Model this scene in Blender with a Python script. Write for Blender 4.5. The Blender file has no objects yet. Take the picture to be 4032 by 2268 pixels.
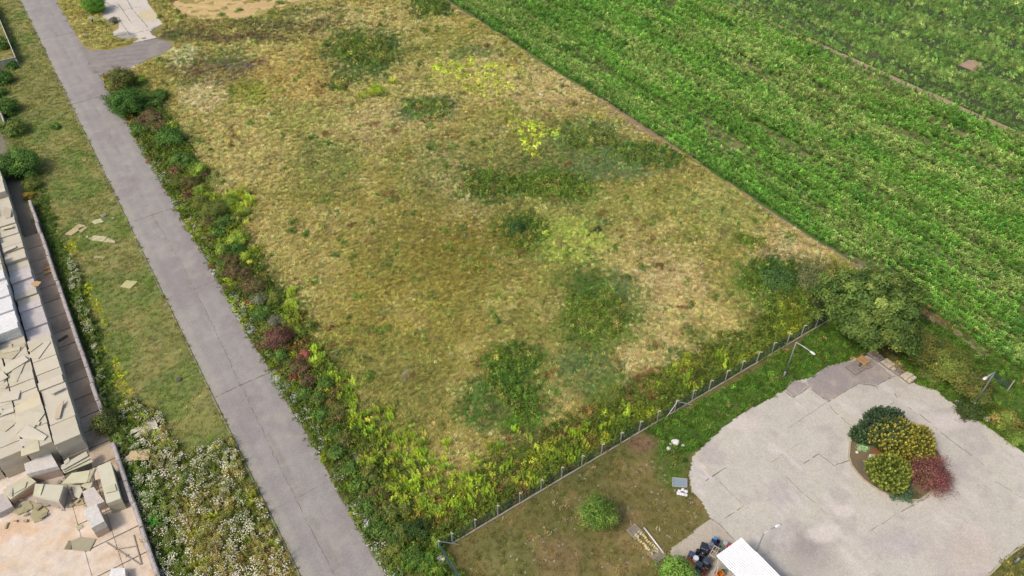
import bpy, math, random
import numpy as np
from mathutils import Vector, Matrix
from mathutils.geometry import tessellate_polygon

# ---------------------------------------------------------------- camera, world, sun
HC = 68.0; FPX = 3000.0; TH = math.radians(42.3); YAW = math.radians(33.8)
sc = bpy.context.scene
cam = bpy.data.objects.new('camera', bpy.data.cameras.new('camera'))
sc.collection.objects.link(cam); sc.camera = cam
cam.location = (0, 0, HC)
cam.rotation_euler = (math.pi/2 - TH, 0, -YAW)
cam.data.sensor_width = 36; cam.data.lens = FPX/4032*36
cam.data.clip_end = 5000; cam.data.clip_start = 0.5

world = bpy.data.worlds.new('World'); sc.world = world; world.use_nodes = True
wn = world.node_tree.nodes; wl = world.node_tree.links
SUN_EL = math.radians(50); SUN_AZ = math.radians(-92)      # compass bearing of the sun from +Y, clockwise
sky = wn.new('ShaderNodeTexSky'); sky.sky_type = 'NISHITA'; sky.sun_disc = False
sky.sun_elevation = SUN_EL; sky.sun_rotation = SUN_AZ
sky.air_density = 1.0; sky.dust_density = 4.0; sky.ozone_density = 0.6
bg = wn['Background']; bg.inputs['Strength'].default_value = 0.12
wl.new(sky.outputs[0], bg.inputs['Color'])
sd = bpy.data.lights.new('sun', 'SUN'); sd.energy = 1.5; sd.angle = math.radians(10); sd.color = (1.0, .93, .82)
sun = bpy.data.objects.new('sun', sd); sc.collection.objects.link(sun)
sdir = Vector((math.sin(SUN_AZ)*math.cos(SUN_EL), math.cos(SUN_AZ)*math.cos(SUN_EL), math.sin(SUN_EL)))
sun.rotation_euler = sdir.to_track_quat('Z', 'Y').to_euler(); sun.location = (0, 0, 90)
sc.view_settings.view_transform = 'Standard'; sc.view_settings.look = 'None'
sc.view_settings.exposure = 0.66; sc.view_settings.gamma = 1; sc.view_settings.use_curve_mapping = False

# ---------------------------------------------------------------- helpers
rng = np.random.default_rng(7); random.seed(7)
col = sc.collection
CY, SY = math.cos(YAW), math.sin(YAW); CT, ST = math.cos(TH), math.sin(TH)

def P(x, y, z=0.0):
    """where the sight line through pixel (x, y) of the 4032 px photograph meets height z"""
    u = x-2016; v = y-1134
    t = (HC-z)/(FPX*ST+v*CT); a = u*t; b = (FPX*CT-v*ST)*t
    return (a*CY+b*SY, -a*SY+b*CY, z)
def G(x, y, z=0.0): return P(x*1.5652, y*1.5652, z)          # the same for the 2576 px view
def proj(X, Y, Z=0.0):
    """world -> 2576 px view (vectorised)"""
    a = X*CY-Y*SY; b = X*SY+Y*CY; h = Z-HC
    d = b*CT-h*ST; up = b*ST+h*CT
    return (2016+FPX*a/d)/1.5652, (1134-FPX*up/d)/1.5652
def ppm(x, y):
    """full-resolution pixels per metre at a ground pixel of the 2576 view"""
    v = y*1.5652-1134; return (FPX*ST+v*CT)/HC

def s2l(c):
    c = np.asarray(c, float)/255.; return np.where(c <= .04045, c/12.92, ((c+.055)/1.055)**2.4)
KA = 1.50
def A(r, g, b, k=1.0): return tuple(np.clip(s2l((r, g, b))/KA*k, 0, .9))

def vn(x, y, seed):
    xi = np.floor(x).astype(np.int64); yi = np.floor(y).astype(np.int64)
    fx = x-xi; fy = y-yi; fx = fx*fx*(3-2*fx); fy = fy*fy*(3-2*fy)
    def h(i, j):
        n = (i*374761393+j*668265263+seed*1274126177) & 0xffffffff
        n = ((n ^ (n >> 13))*1274126177) & 0xffffffff
        return ((n ^ (n >> 16)) & 0xffff)/65535.
    return (h(xi, yi)*(1-fx)+h(xi+1, yi)*fx)*(1-fy)+(h(xi, yi+1)*(1-fx)+h(xi+1, yi+1)*fx)*fy
def fbm(x, y, s, seed=1, o=4):
    x = np.asarray(x, float)/s; y = np.asarray(y, float)/s; r = 0; a = .5; t = 0
    for k in range(o):
        r = r+a*vn(x*2**k+17.3*k, y*2**k-9.1*k, seed+k); t += a; a *= .55
    return r/t
def ss(a, b, x): t = np.clip((x-a)/(b-a), 0, 1); return t*t*(3-2*t)
def inpoly(x, y, poly):
    x = np.asarray(x); r = np.zeros(x.shape, bool); n = len(poly)
    for i in range(n):
        x1, y1 = poly[i]; x2, y2 = poly[(i+1) % n]
        if y1 == y2: continue
        c = ((y1 > y) != (y2 > y)) & (x < (x2-x1)*(y-y1)/(y2-y1)+x1); r ^= c
    return r

def tag(o, label=None, cat=None, group=None, kind=None):
    if label: o['label'] = label
    if cat: o['category'] = cat
    if group: o['group'] = group
    if kind: o['kind'] = kind
    return o
def newmesh(name, V, F, mat=None, cols=None, smooth=False):
    me = bpy.data.meshes.new(name)
    V = np.asarray(V, dtype=np.float32).reshape(-1, 3)
    if isinstance(F, np.ndarray) and F.ndim == 2:
        nf, k = F.shape
        me.vertices.add(len(V)); me.vertices.foreach_set('co', V.ravel())
        me.loops.add(nf*k); me.loops.foreach_set('vertex_index', F.astype(np.int32).ravel())
        me.polygons.add(nf); me.polygons.foreach_set('loop_start', np.arange(nf, dtype=np.int32)*k)
        me.update(calc_edges=True)
    else:
        me.from_pydata([tuple(map(float, v)) for v in V], [], [tuple(map(int, f)) for f in F])
    if cols is not None:
        c = np.ones((len(V), 4), np.float32); c[:, :3] = cols
        at = me.attributes.new('col', 'FLOAT_COLOR', 'POINT'); at.data.foreach_set('color', c.ravel())
    if mat: me.materials.append(mat)
    me.update()
    if not smooth: me.shade_flat()
    else: me.shade_smooth()
    return me
def link(name, me, parent=None, loc=(0, 0, 0), rot=0.0, **kw):
    o = bpy.data.objects.new(name, me); col.objects.link(o)
    o.location = loc; o.rotation_euler = (0, 0, rot)
    if parent is not None: o.parent = parent
    return tag(o, **kw)
def thing(name, label, cat, loc=(0, 0, 0), rot=0.0, group=None):
    o = bpy.data.objects.new(name, None); col.objects.link(o); o.location = loc; o.rotation_euler = (0, 0, rot)
    o.empty_display_size = .3
    return tag(o, label, cat, group)

class MB:
    """collects simple solids into one mesh"""
    def __init__(s): s.V = []; s.F = []; s.C = []
    def add(s, V, F, c=None):
        b = len(s.V); s.V += [tuple(v) for v in V]; s.F += [tuple(i+b for i in f) for f in F]
        s.C += [c if c is not None else (1, 1, 1)]*len(V); return s
    def box(s, c, d, rz=0, tilt=(0, 0), colr=None):
        R = Matrix.Rotation(rz, 3, 'Z') @ Matrix.Rotation(tilt[0], 3, 'X') @ Matrix.Rotation(tilt[1], 3, 'Y')
        V = [Vector(c)+R @ Vector((sx*d[0]/2, sy*d[1]/2, sz*d[2]/2)) for sz in (-1, 1) for sx, sy in ((-1, -1), (1, -1), (1, 1), (-1, 1))]
        return s.add(V, [(3, 2, 1, 0), (4, 5, 6, 7), (0, 1, 5, 4), (1, 2, 6, 5), (2, 3, 7, 6), (3, 0, 4, 7)], colr)
    def prism(s, pts, z0, z1, colr=None, bev=0):
        n = len(pts); ar = sum(pts[i][0]*pts[(i+1) % n][1]-pts[(i+1) % n][0]*pts[i][1] for i in range(n))
        if ar < 0: pts = pts[::-1]
        zz = z1 if hasattr(z1, '__len__') else [z1]*n
        if ar < 0 and hasattr(z1, '__len__'): zz = zz[::-1]
        z00 = z0 if hasattr(z0, '__len__') else [z0]*n
        if ar < 0 and hasattr(z0, '__len__'): z00 = z00[::-1]
        V = [(p[0], p[1], z00[i]) for i, p in enumerate(pts)]+[(p[0], p[1], zz[i]) for i, p in enumerate(pts)]
        tri = tessellate_polygon([[Vector((p[0], p[1], 0)) for p in pts]])
        F = []
        for t in tri:
            a, b, c = t
            cr = (pts[b][0]-pts[a][0])*(pts[c][1]-pts[a][1])-(pts[c][0]-pts[a][0])*(pts[b][1]-pts[a][1])
            if cr < 0: a, b, c = c, b, a
            F.append((a+n, b+n, c+n)); F.append((c, b, a))
        for i in range(n): j = (i+1) % n; F.append((i, j, j+n, i+n))
        return s.add(V, F, colr)
    def tube(s, pts, r, n=6, colr=None, caps=True):
        pts = [Vector(p) for p in pts]; r = r if hasattr(r, '__len__') else [r]*len(pts)
        V = []; F = []
        for i, p in enumerate(pts):
            d = (pts[min(i+1, len(pts)-1)]-pts[max(i-1, 0)]).normalized()
            a = d.cross(Vector((0, 0, 1)));
            if a.length < .05: a = d.cross(Vector((1, 0, 0)))
            a.normalize(); b = d.cross(a)
            for k in range(n):
                t = 2*math.pi*k/n; V.append(p+(a*math.cos(t)+b*math.sin(t))*r[i])
        for i in range(len(pts)-1):
            for k in range(n): F.append((i*n+k, i*n+(k+1) % n, (i+1)*n+(k+1) % n, (i+1)*n+k))
        if caps: F.append(tuple(range(n))[::-1]); F.append(tuple((len(pts)-1)*n+k for k in range(n)))
        return s.add(V, F, colr)
    def lathe(s, prof, c=(0, 0, 0), n=14, colr=None):
        V = []; F = []
        for r, z in prof:
            for k in range(n): t = 2*math.pi*k/n; V.append((c[0]+r*math.cos(t), c[1]+r*math.sin(t), c[2]+z))
        for i in range(len(prof)-1):
            for k in range(n): F.append((i*n+k, i*n+(k+1) % n, (i+1)*n+(k+1) % n, (i+1)*n+k))
        F.append(tuple(range(n))[::-1]); F.append(tuple((len(prof)-1)*n+k for k in range(n)))
        return s.add(V, F, colr)
    def mesh(s, name, mat, smooth=False): return newmesh(name, s.V, s.F, mat, np.array(s.C), smooth)
    def build(s, name, mat, parent=None, smooth=False, loc=(0, 0, 0), rot=0.0, **kw):
        return link(name, s.mesh(name, mat, smooth), parent, loc, rot, **kw)

# ---------------------------------------------------------------- materials
def material(name, base=(.5, .5, .5), rough=.85, attr=False, amt=.18, scale=2.0, fine=.1, fscale=40, bump=.3, bscale=20,
             stain=None, stain_amt=0, stain_scale=.3, metal=0, spec=.3, transl=0, inst=False, world_co=True, wave=None):
    m = bpy.data.materials.new(name); m.use_nodes = True; nt = m.node_tree; N = nt.nodes; L = nt.links
    bs = N['Principled BSDF']; bs.inputs['Roughness'].default_value = rough; bs.inputs['Metallic'].default_value = metal
    bs.inputs['Specular IOR Level'].default_value = spec
    geo = N.new('ShaderNodeNewGeometry'); tc = N.new('ShaderNodeTexCoord')
    co = geo.outputs['Position'] if world_co else tc.outputs['Object']
    if attr:
        at = N.new('ShaderNodeAttribute'); at.attribute_name = 'col'; c = at.outputs['Color']
    else:
        rgb = N.new('ShaderNodeRGB'); rgb.outputs[0].default_value = (*base, 1); c = rgb.outputs[0]
    def mul(c, f, lo, hi):
        mr = N.new('ShaderNodeMapRange'); mr.inputs['From Min'].default_value = .25; mr.inputs['From Max'].default_value = .75
        mr.inputs['To Min'].default_value = lo; mr.inputs['To Max'].default_value = hi; L.new(f, mr.inputs['Value'])
        mx = N.new('ShaderNodeVectorMath'); mx.operation = 'SCALE'; L.new(c, mx.inputs[0]); L.new(mr.outputs[0], mx.inputs['Scale'])
        return mx.outputs[0]
    def noise(sc_, det=4, rough_=.6):
        n = N.new('ShaderNodeTexNoise'); n.inputs['Scale'].default_value = sc_; n.inputs['Detail'].default_value = det
        n.inputs['Roughness'].default_value = rough_; L.new(co, n.inputs['Vector']); return n.outputs['Fac']
    if inst:
        ia = N.new('ShaderNodeAttribute'); ia.attribute_type = 'INSTANCER'; ia.attribute_name = 'tint'
        mx = N.new('ShaderNodeVectorMath'); mx.operation = 'MULTIPLY'; L.new(c, mx.inputs[0]); L.new(ia.outputs['Vector'], mx.inputs[1]); c = mx.outputs[0]
    if amt: c = mul(c, noise(scale), 1-amt, 1+amt)
    if fine: c = mul(c, noise(fscale, 2), 1-fine, 1+fine)
    if stain is not None:
        mr = N.new('ShaderNodeMapRange'); mr.inputs['From Min'].default_value = .5; mr.inputs['From Max'].default_value = .7
        mr.inputs['To Max'].default_value = stain_amt; L.new(noise(stain_scale, 6, .65), mr.inputs['Value'])
        mx = N.new('ShaderNodeMix'); mx.data_type = 'RGBA'; L.new(mr.outputs[0], mx.inputs[0]); L.new(c, mx.inputs[6]); mx.inputs[7].default_value = (*stain, 1)
        c = mx.outputs[2]
    L.new(c, bs.inputs['Base Color'])
    if bump:
        b = N.new('ShaderNodeBump'); b.inputs['Strength'].default_value = bump; b.inputs['Distance'].default_value = .02
        L.new(noise(bscale, 3), b.inputs['Height']); L.new(b.outputs[0], bs.inputs['Normal'])
    if transl:
        tr = N.new('ShaderNodeBsdfTranslucent'); L.new(c, tr.inputs['Color'])
        ms = N.new('ShaderNodeMixShader'); ms.inputs[0].default_value = transl
        L.new(bs.outputs[0], ms.inputs[1]); L.new(tr.outputs[0], ms.inputs[2]); L.new(ms.outputs[0], N['Material Output'].inputs['Surface'])
    return m

M = {}
M['soil'] = material('soil', attr=True, amt=.16, scale=1.3, fine=.22, fscale=9, bump=1.0, bscale=7)
M['blade'] = material('blade', attr=True, inst=True, amt=0, fine=0, bump=0, rough=.7, spec=.15, transl=.3)
M['leaf'] = material('leaf', attr=True, amt=0, fine=0, bump=0, rough=.6, spec=.2, transl=.3)
M['bark'] = material('bark', A(110, 90, 70), scale=6, amt=.3)
M['asphalt'] = material('asphalt', attr=True, amt=.07, scale=.9, fine=.2, fscale=10, bump=.3, bscale=30, stain=A(196, 188, 172), stain_amt=.35, stain_scale=.35)
M['concrete'] = material('concrete', attr=True, amt=.05, scale=1.1, fine=.2, fscale=9, bump=.35, bscale=25)
M['floor'] = material('storage_floor', attr=True, amt=.1, scale=1.2, fine=.1, fscale=7, bump=.3, bscale=12, stain=A(188, 164, 138), stain_amt=.45, stain_scale=.7)
M['joint'] = material('joint_dirt', A(134, 126, 108), amt=.3, scale=3, bump=.4)
M['board'] = material('insulation_board', attr=True, amt=.05, scale=1.5, fine=.04, fscale=12, bump=.1, rough=.8, stain=A(205, 184, 140), stain_amt=.35, stain_scale=.7)
M['film'] = material('stretch_film', attr=True, amt=.12, scale=2.5, fine=.14, fscale=7, bump=1.0, bscale=4, rough=.45, spec=.35)
M['wallc'] = material('wall_concrete', attr=True, amt=.16, scale=3, fine=.2, fscale=9, bump=.6, bscale=12, stain=A(95, 88, 84), stain_amt=.6, stain_scale=2.2)
M['metal'] = material('painted_metal', attr=True, amt=.06, scale=3, fine=.03, bump=.05, rough=.45, metal=.3, spec=.5)
M['plastic'] = material('plastic', attr=True, amt=.08, scale=4, fine=.04, bump=.1, rough=.4, spec=.5)
M['wood'] = material('weathered_wood', attr=True, amt=.18, scale=5, fine=.15, fscale=25, bump=.4, rough=.85)
M['stone'] = material('stone', attr=True, amt=.12, scale=4, fine=.1, fscale=18, bump=.5)
M['roof'] = material('white_roof', A(250, 250, 252, .98), amt=.04, scale=1, fine=.03, bump=.05, rough=.5)
M['wire'] = material('fence_wire', A(64, 86, 88), amt=.1, bump=0, rough=.6)
M['skin'] = material('skin', A(200, 150, 120), amt=.03, fine=0, bump=0)
M['cloth'] = material('cloth', attr=True, amt=.06, scale=8, fine=.05, bump=.2)

# ---------------------------------------------------------------- sheets painted per vertex with the real colour of what grows or lies there
def sheet(name, X0, X1, Y0, Y1, step, z, colfn, mat, mask=None, relief=0.0, **kw):
    nx = int((X1-X0)/step)+1; ny = int((Y1-Y0)/step)+1
    gx = np.linspace(X0, X1, nx); gy = np.linspace(Y0, Y1, ny); X, Y = np.meshgrid(gx, gy)
    ok = np.ones((ny, nx), bool) if mask is None else mask(X, Y)
    q = ok[:-1, :-1] & ok[1:, :-1] & ok[:-1, 1:] & ok[1:, 1:]
    i = np.arange(nx*ny).reshape(ny, nx)
    F = np.stack([i[:-1, :-1][q], i[:-1, 1:][q], i[1:, 1:][q], i[1:, :-1][q]], 1)
    Z = np.full(X.shape, z, float)
    if relief: Z += relief*(fbm(X, Y, 1.6, 90)-.5)
    V = np.stack([X, Y, Z], -1).reshape(-1, 3); C = colfn(X, Y).reshape(-1, 3)
    u, inv = np.unique(F, return_inverse=True)
    me = newmesh(name, V[u], inv.reshape(F.shape), mat, C[u], smooth=True)
    return link(name, me, **kw)
DITH = False      # True while plants are coloured: each plant is of one kind or the other, not a blend
def mixc(C, c, w):
    if DITH: w = (rng.random(w.shape) < w)*1.0
    return C*(1-w[..., None])+np.asarray(c)*w[..., None]

# painted patches, ellipses in the 2576 view: cx, cy, rx, ry, colour, weight, edge softness
def ell(px, py, cx, cy, rx, ry, soft=.5):
    d = np.sqrt(((px-cx)/rx)**2+((py-cy)/ry)**2); return 1-ss(1-soft*.5, 1+soft*.5, d)
STRAW = A(188, 170, 106); OLIVE = A(146, 142, 70); GREEN = A(106, 122, 52); DGREEN = A(62, 88, 40); GGREEN = A(98, 116, 66)
LIME = A(170, 186, 58); BROWN = A(120, 98, 62); TAN = A(192, 170, 116); DRY = A(206, 186, 134)
PATCH = [
 (700, 330, 260, 90, STRAW, .75, 1), (600, 430, 130, 60, STRAW, .7, 1), (1000, 300, 160, 60, TAN, .6, 1), (1120, 420, 70, 60, TAN, .8, 1),
 (1150, 200, 300, 60, STRAW, .5, 1), (1230, 180, 60, 60, TAN, .7, 1), (1400, 230, 120, 60, TAN, .7, 1), (640, 130, 110, 40, STRAW, .7, 1),
 (720, 190, 120, 60, A(186, 156, 92), .6, 1), (860, 60, 140, 40, TAN, .5, 1), (1000, 60, 120, 50, STRAW, .6, 1),
 (700, 650, 110, 120, STRAW, .5, 1), (780, 760, 90, 60, STRAW, .6, 1), (1140, 480, 50, 40, TAN, .8, 1), (1180, 540, 60, 30, TAN, .6, 1),
 (1660, 720, 110, 90, TAN, .85, 1), (1740, 850, 130, 110, STRAW, .8, 1), (1650, 900, 100, 70, TAN, .6, 1), (1960, 620, 80, 50, TAN, .8, 1), (1560, 640, 120, 60, STRAW, .5, 1),
 (1840, 520, 130, 80, A(158, 156, 86), .7, 1), (1500, 520, 200, 60, A(150, 150, 78), .5, 1), (2020, 640, 60, 30, TAN, .7, 1),
 (820, 410, 80, 70, A(138, 140, 74), .8, 1), (620, 240, 60, 30, A(148, 150, 62), .8, 1), (760, 300, 100, 40, A(150, 148, 74), .6, 1),
 (920, 130, 105, 62, A(100, 110, 58), .85, .9), (860, 110, 45, 28, A(92, 108, 44), .7, .8), (960, 118, 40, 22, DGREEN, .45, .8), (900, 180, 60, 26, A(84, 104, 48), .7, .9), (850, 212, 32, 14, DGREEN, .6, .8),
 (1075, 275, 68, 28, GGREEN, .9, .6), (1180, 128, 70, 14, A(110, 124, 66), .7, .8), (1085, 20, 48, 24, A(70, 92, 44), .95, .5),
 (1240, 440, 260, 100, A(128, 132, 68), .6, 1), (1470, 350, 110, 46, A(104, 120, 68), .85, .7), (1400, 410, 130, 40, A(112, 116, 62), .7, .9),
 (1240, 468, 90, 40, A(76, 102, 42), .85, .6), (1400, 468, 115, 42, A(86, 112, 40), .85, .6), (1640, 392, 110, 34, A(70, 104, 44), .95, .4),
 (1560, 420, 130, 34, A(108, 124, 72), .8, .7), (1500, 560, 40, 14, GGREEN, .5, 1),
 (1310, 580, 74, 48, A(72, 98, 44), .97, .4), (1290, 630, 90, 26, A(96, 118, 42), .5, .9), (1430, 610, 95, 70, A(160, 168, 78), .8, .8), (1490, 578, 16, 10, A(50, 66, 40), .8, .6),
 (1890, 610, 44, 12, A(98, 116, 44), .9, .5), (1500, 780, 120, 110, A(98, 118, 48), .8, .7), (1470, 720, 40, 40, A(80, 104, 44), .6, .8), (1560, 710, 26, 40, GGREEN, .6, .8),
 (1290, 905, 90, 50, A(86, 112, 42), .9, .6), (1262, 1010, 118, 82, A(74, 108, 38), .95, .4), (1300, 1070, 60, 30, A(90, 120, 36), .8, .6), (1460, 930, 80, 60, A(96, 116, 62), .75, .8),
 (1560, 1000, 90, 60, A(96, 118, 52), .7, .8), (1560, 1070, 90, 40, A(104, 118, 50), .8, .8), (1800, 960, 90, 50, A(112, 118, 44), .8, .8), (1700, 1000, 90, 50, A(118, 116, 44), .8, .8),
 (1960, 700, 110, 52, A(68, 100, 46), .95, .5), (2000, 770, 110, 60, A(80, 104, 46), .9, .6), (1880, 720, 60, 60, A(104, 126, 48), .6, .9), (1980, 830, 110, 50, A(112, 120, 44), .8, .7), (2050, 690, 50, 46, A(122, 122, 70), .7, .8),
 (1000, 800, 200, 160, A(158, 144, 66), .6, 1), (1150, 640, 150, 100, A(142, 128, 56), .7, 1), (1010, 640, 130, 90, A(138, 130, 60), .5, 1), (1000, 960, 130, 120, A(136, 132, 66), .7, 1),
 (1330, 1100, 80, 26, BROWN, .55, 1), (1230, 1040, 30, 30, A(128, 110, 70), .5, .8), (1640, 955, 56, 22, A(142, 104, 64), .7, .8), (1460, 1120, 60, 40, A(128, 112, 64), .5, 1),
 (950, 798, 12, 10, A(96, 60, 50), .7, .6), (1030, 940, 12, 22, A(168, 158, 140), .5, .8), 
 (530, 175, 110, 40, A(128, 112, 74), .8, .8), (600, 158, 60, 16, A(126, 112, 100), .7, .7), (500, 240, 60, 34, DRY, .8, .7), (560, 145, 70, 20, GREEN, .5, 1), (460, 140, 60, 22, A(190, 184, 132), .6, .8),
 (560, 92, 190, 15, A(106, 88, 60), .75, .8), (720, 62, 150, 13, A(100, 96, 58), .7, .8), (440, 85, 70, 16, A(104, 104, 62), .7, .9), (800, 30, 100, 8, A(96, 104, 60), .6, 1), (500, 62, 60, 14, A(132, 118, 68), .6, .9),
]
def meadow_rgb(X, Y, fine=True):
    wx = (fbm(X, Y, 7, 31)-.5)*70+(fbm(X, Y, 1.7, 33)-.5)*34; wy = (fbm(X, Y, 7, 37)-.5)*44+(fbm(X, Y, 1.7, 39)-.5)*22; wm = .5+.85*fbm(X, Y, 2.0, 35)
    px, py = proj(X, Y); px = px+wx; py = py+wy
    n = fbm(X, Y, 14, 3); n2 = fbm(X, Y, 4, 5); n3 = fbm(X, Y, 1.6, 8)
    C = np.zeros(X.shape+(3,))+np.array(A(164, 150, 80))
    C = mixc(C, OLIVE, ss(.45, .7, n)*.8); C = mixc(C, STRAW, ss(.5, .7, n2)*.6)
    C = mixc(C, GREEN, ss(.62, .78, 1-n2)*.35)
    for cx, cy, rx, ry, c, w, so in PATCH:
        C = mixc(C, c, np.clip(ell(px, py, cx, cy, rx, ry, max(so, .8))*w*wm, 0, 1))
    # greener weedy fringe beside the road and in front of the fence
    d = np.minimum((X-9.7)/1.0, 99)
    fr = (1-ss(5.0, 8.5, d+3*(n2-.5)))*(Y < 150)
    C = mixc(C, A(92, 100, 44), fr*.9)
    ff = (1-ss(2.0, 8.0, (Y-34.8)+8*(n2-.5)))
    C = mixc(C, A(98, 110, 40), ff*.85)
    C = mixc(C, A(126, 112, 66), ss(.6, .75, fbm(X, Y, 2.2, 12))*.35)
    C = mixc(C, A(88, 104, 42), ss(.62, .76, n3)*.5)
    C *= (0.74+.52*n3)[..., None]
    return C

NE_EDGE = 82.9
def maize_edge(Y): return NE_EDGE+.15*np.sin(Y*.21)+1.1*(fbm(Y, Y*0, 4, 44)-.5)
def verge_rgb(X, Y):
    n = fbm(X, Y, 7, 50); n2 = fbm(X, Y, 2, 55)
    C = np.zeros(X.shape+(3,))+np.array(A(144, 142, 80))
    C = mixc(C, A(116, 136, 62), ss(.45, .65, n)*.75); C = mixc(C, A(158, 146, 92), ss(.5, .7, n2)*.5)
    C = mixc(C, A(100, 110, 50), (1-ss(0, 3.5, X+8.0+1.5*(n2-.5)))*.75*(Y < 150)); C = mixc(C, A(124, 132, 80), (fbm(X, Y, 1.1, 58) > .62)*.5)
    return C*(.85+.3*n2)[..., None]
def lawn_rgb(X, Y):
    n = fbm(X, Y, 6, 60); n2 = fbm(X, Y, 1.8, 65); px, py = proj(X, Y)
    C = np.zeros(X.shape+(3,))+np.array(A(124, 116, 66))
    C = mixc(C, A(100, 104, 52), ss(.45, .65, n)*.7); C = mixc(C, A(146, 126, 84), ss(.52, .7, n2)*.6)
    px = px+30*(n2-.5)
    C = mixc(C, A(88, 112, 42), ell(px, py, 1690, 1120, 46, 110, .6)*.8)       # greener edge by the yard
    up = inpoly(px, py, [(1600, 1075), (1745, 1020), (1990, 880), (2060, 815), (2110, 780), (2200, 880), (2100, 920), (1980, 985), (1740, 1145), (1660, 1130)])
    C = mixc(C, A(78, 108, 36), up*.95)
    rr = inpoly(px, py, [(2260, 905), (2300, 960), (2440, 1040), (2576, 1140), (2700, 1240), (2700, 900), (2300, 800)])
    C = mixc(C, A(80, 108, 38), rr*.95)
    C = mixc(C, A(140, 112, 88), ell(px, py, 1610, 1115, 44, 22, .8)*.7)
    C = mixc(C, A(128, 128, 70), ell(px, py, 1290, 1400, 90, 50, .8)*.5); C = mixc(C, A(132, 112, 76), ell(px, py, 1400, 1400, 70, 50, .8)*.6)
    return C*(.85+.3*n2)[..., None]
def maize_soil(X, Y):
    n = fbm(X, Y, 6, 70); C = np.zeros(X.shape+(3,))+np.array(A(88, 122, 52))
    return mixc(C, A(150, 132, 98), ss(.5, .7, fbm(X*2.2, Y*.28, 5, 71))*.6)*(.8+.4*n)[..., None]
def crop_soil(X, Y):
    n = fbm(X, Y, 6, 74); C = np.zeros(X.shape+(3,))+np.array(A(74, 84, 54))
    return mixc(C, A(150, 130, 104), ss(.6, .75, fbm(X*2, Y*.2, 4, 75))*.4)*(.8+.4*n)[..., None]
def stubble_rgb(X, Y):
    px, py = proj(X, Y)
    r = np.sqrt((px-600)**2+((py+60)*3.2)**2); w = np.sin(r/7+3*fbm(X, Y, 6, 81))
    C = np.zeros(X.shape+(3,))+np.array(A(206, 178, 122))
    return mixc(C, A(226, 192, 132), (w > .2)*.55)*(.9+.2*fbm(X, Y, 2, 83))[..., None]
def bg_rgb(X, Y):
    return (np.zeros(X.shape+(3,))+np.array(A(128, 130, 74)))*(.8+.4*fbm(X, Y, 60, 99))[..., None]

sheet('ground', -900, 1400, -700, 1600, 20, -.14, bg_rgb, M['soil'], kind='structure')
sheet('grass_verge', -9.0, 3.2, 30, 260, .35, 0, verge_rgb, M['soil'], relief=.08, kind='structure')
sheet('meadow', 9.0, 83.5, 34.7, 230, .35, 0.004, meadow_rgb, M['soil'], mask=lambda X, Y: X < maize_edge(Y)+.3, relief=.12, kind='structure')
sheet('lawn', 9.0, 90, -12, 34.9, .35, 0, lawn_rgb, M['soil'], relief=.08, kind='structure')
sheet('maize_field_soil', 82.0, 135.5, -20, 220, 1.0, -.02, maize_soil, M['soil'], relief=.1, kind='structure')
sheet('far_field_soil', 134.5, 320, -40, 260, 2.0, -.03, crop_soil, M['soil'], relief=.1, kind='structure')
def trk(X, Y):
    return (np.zeros(X.shape+(3,))+np.array(A(176, 152, 126)))*(.85+.3*fbm(X, Y, 2, 77))[..., None]
sheet('field_track', 133.2, 135.8, 10, 220, .3, .03, trk, M['soil'], mask=lambda X, Y: abs(X-134.7-.5*(fbm(Y, Y*0, 9, 78)-.5)) < .55+.8*fbm(X, Y, 3, 79), kind='structure')
STUB = [(432, -40), (432, 20), (470, 48), (520, 50), (600, 48), (680, 34), (760, 10), (830, -8), (1200, -80), (1200, -200), (400, -200)]
sheet('stubble_field', 16, 110, 150, 330, .6, .012, stubble_rgb, M['soil'], mask=lambda X, Y: inpoly(*[a+34*(fbm(X, Y, 4, 84)-.5) for a in proj(X, Y)], STUB), kind='structure')
# bare earth strip between meadow and maize
def earth(X, Y): return (np.zeros(X.shape+(3,))+np.array(A(158, 136, 112)))*(.8+.4*fbm(X, Y, 1.2, 86))[..., None]
sheet('bare_earth_strip', 78, 87, 20, 170, .3, .03, earth, M['soil'],
      mask=lambda X, Y: abs(X-maize_edge(Y)-.1) < np.where((Y > 72) & (Y < 96), 1.9, .35)*(.5+1.0*fbm(X, Y, 2.2, 87))+np.where(Y < 40, .5, 0), kind='structure')
# field path bare spot in the far crop
def spot(X, Y): return (np.zeros(X.shape+(3,))+np.array(A(178, 152, 126)))*(.85+.3*fbm(X, Y, 1.2, 88))[..., None]
sheet('bare_soil_spot', 150, 200, 40, 110, .5, .05, spot, M['soil'],
      mask=lambda X, Y: ell(*[a+30*(fbm(X, Y, 3, 89)-.5) for a in proj(X, Y)], 2430, 168, 44, 17, .01) > .5, kind='structure')

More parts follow.
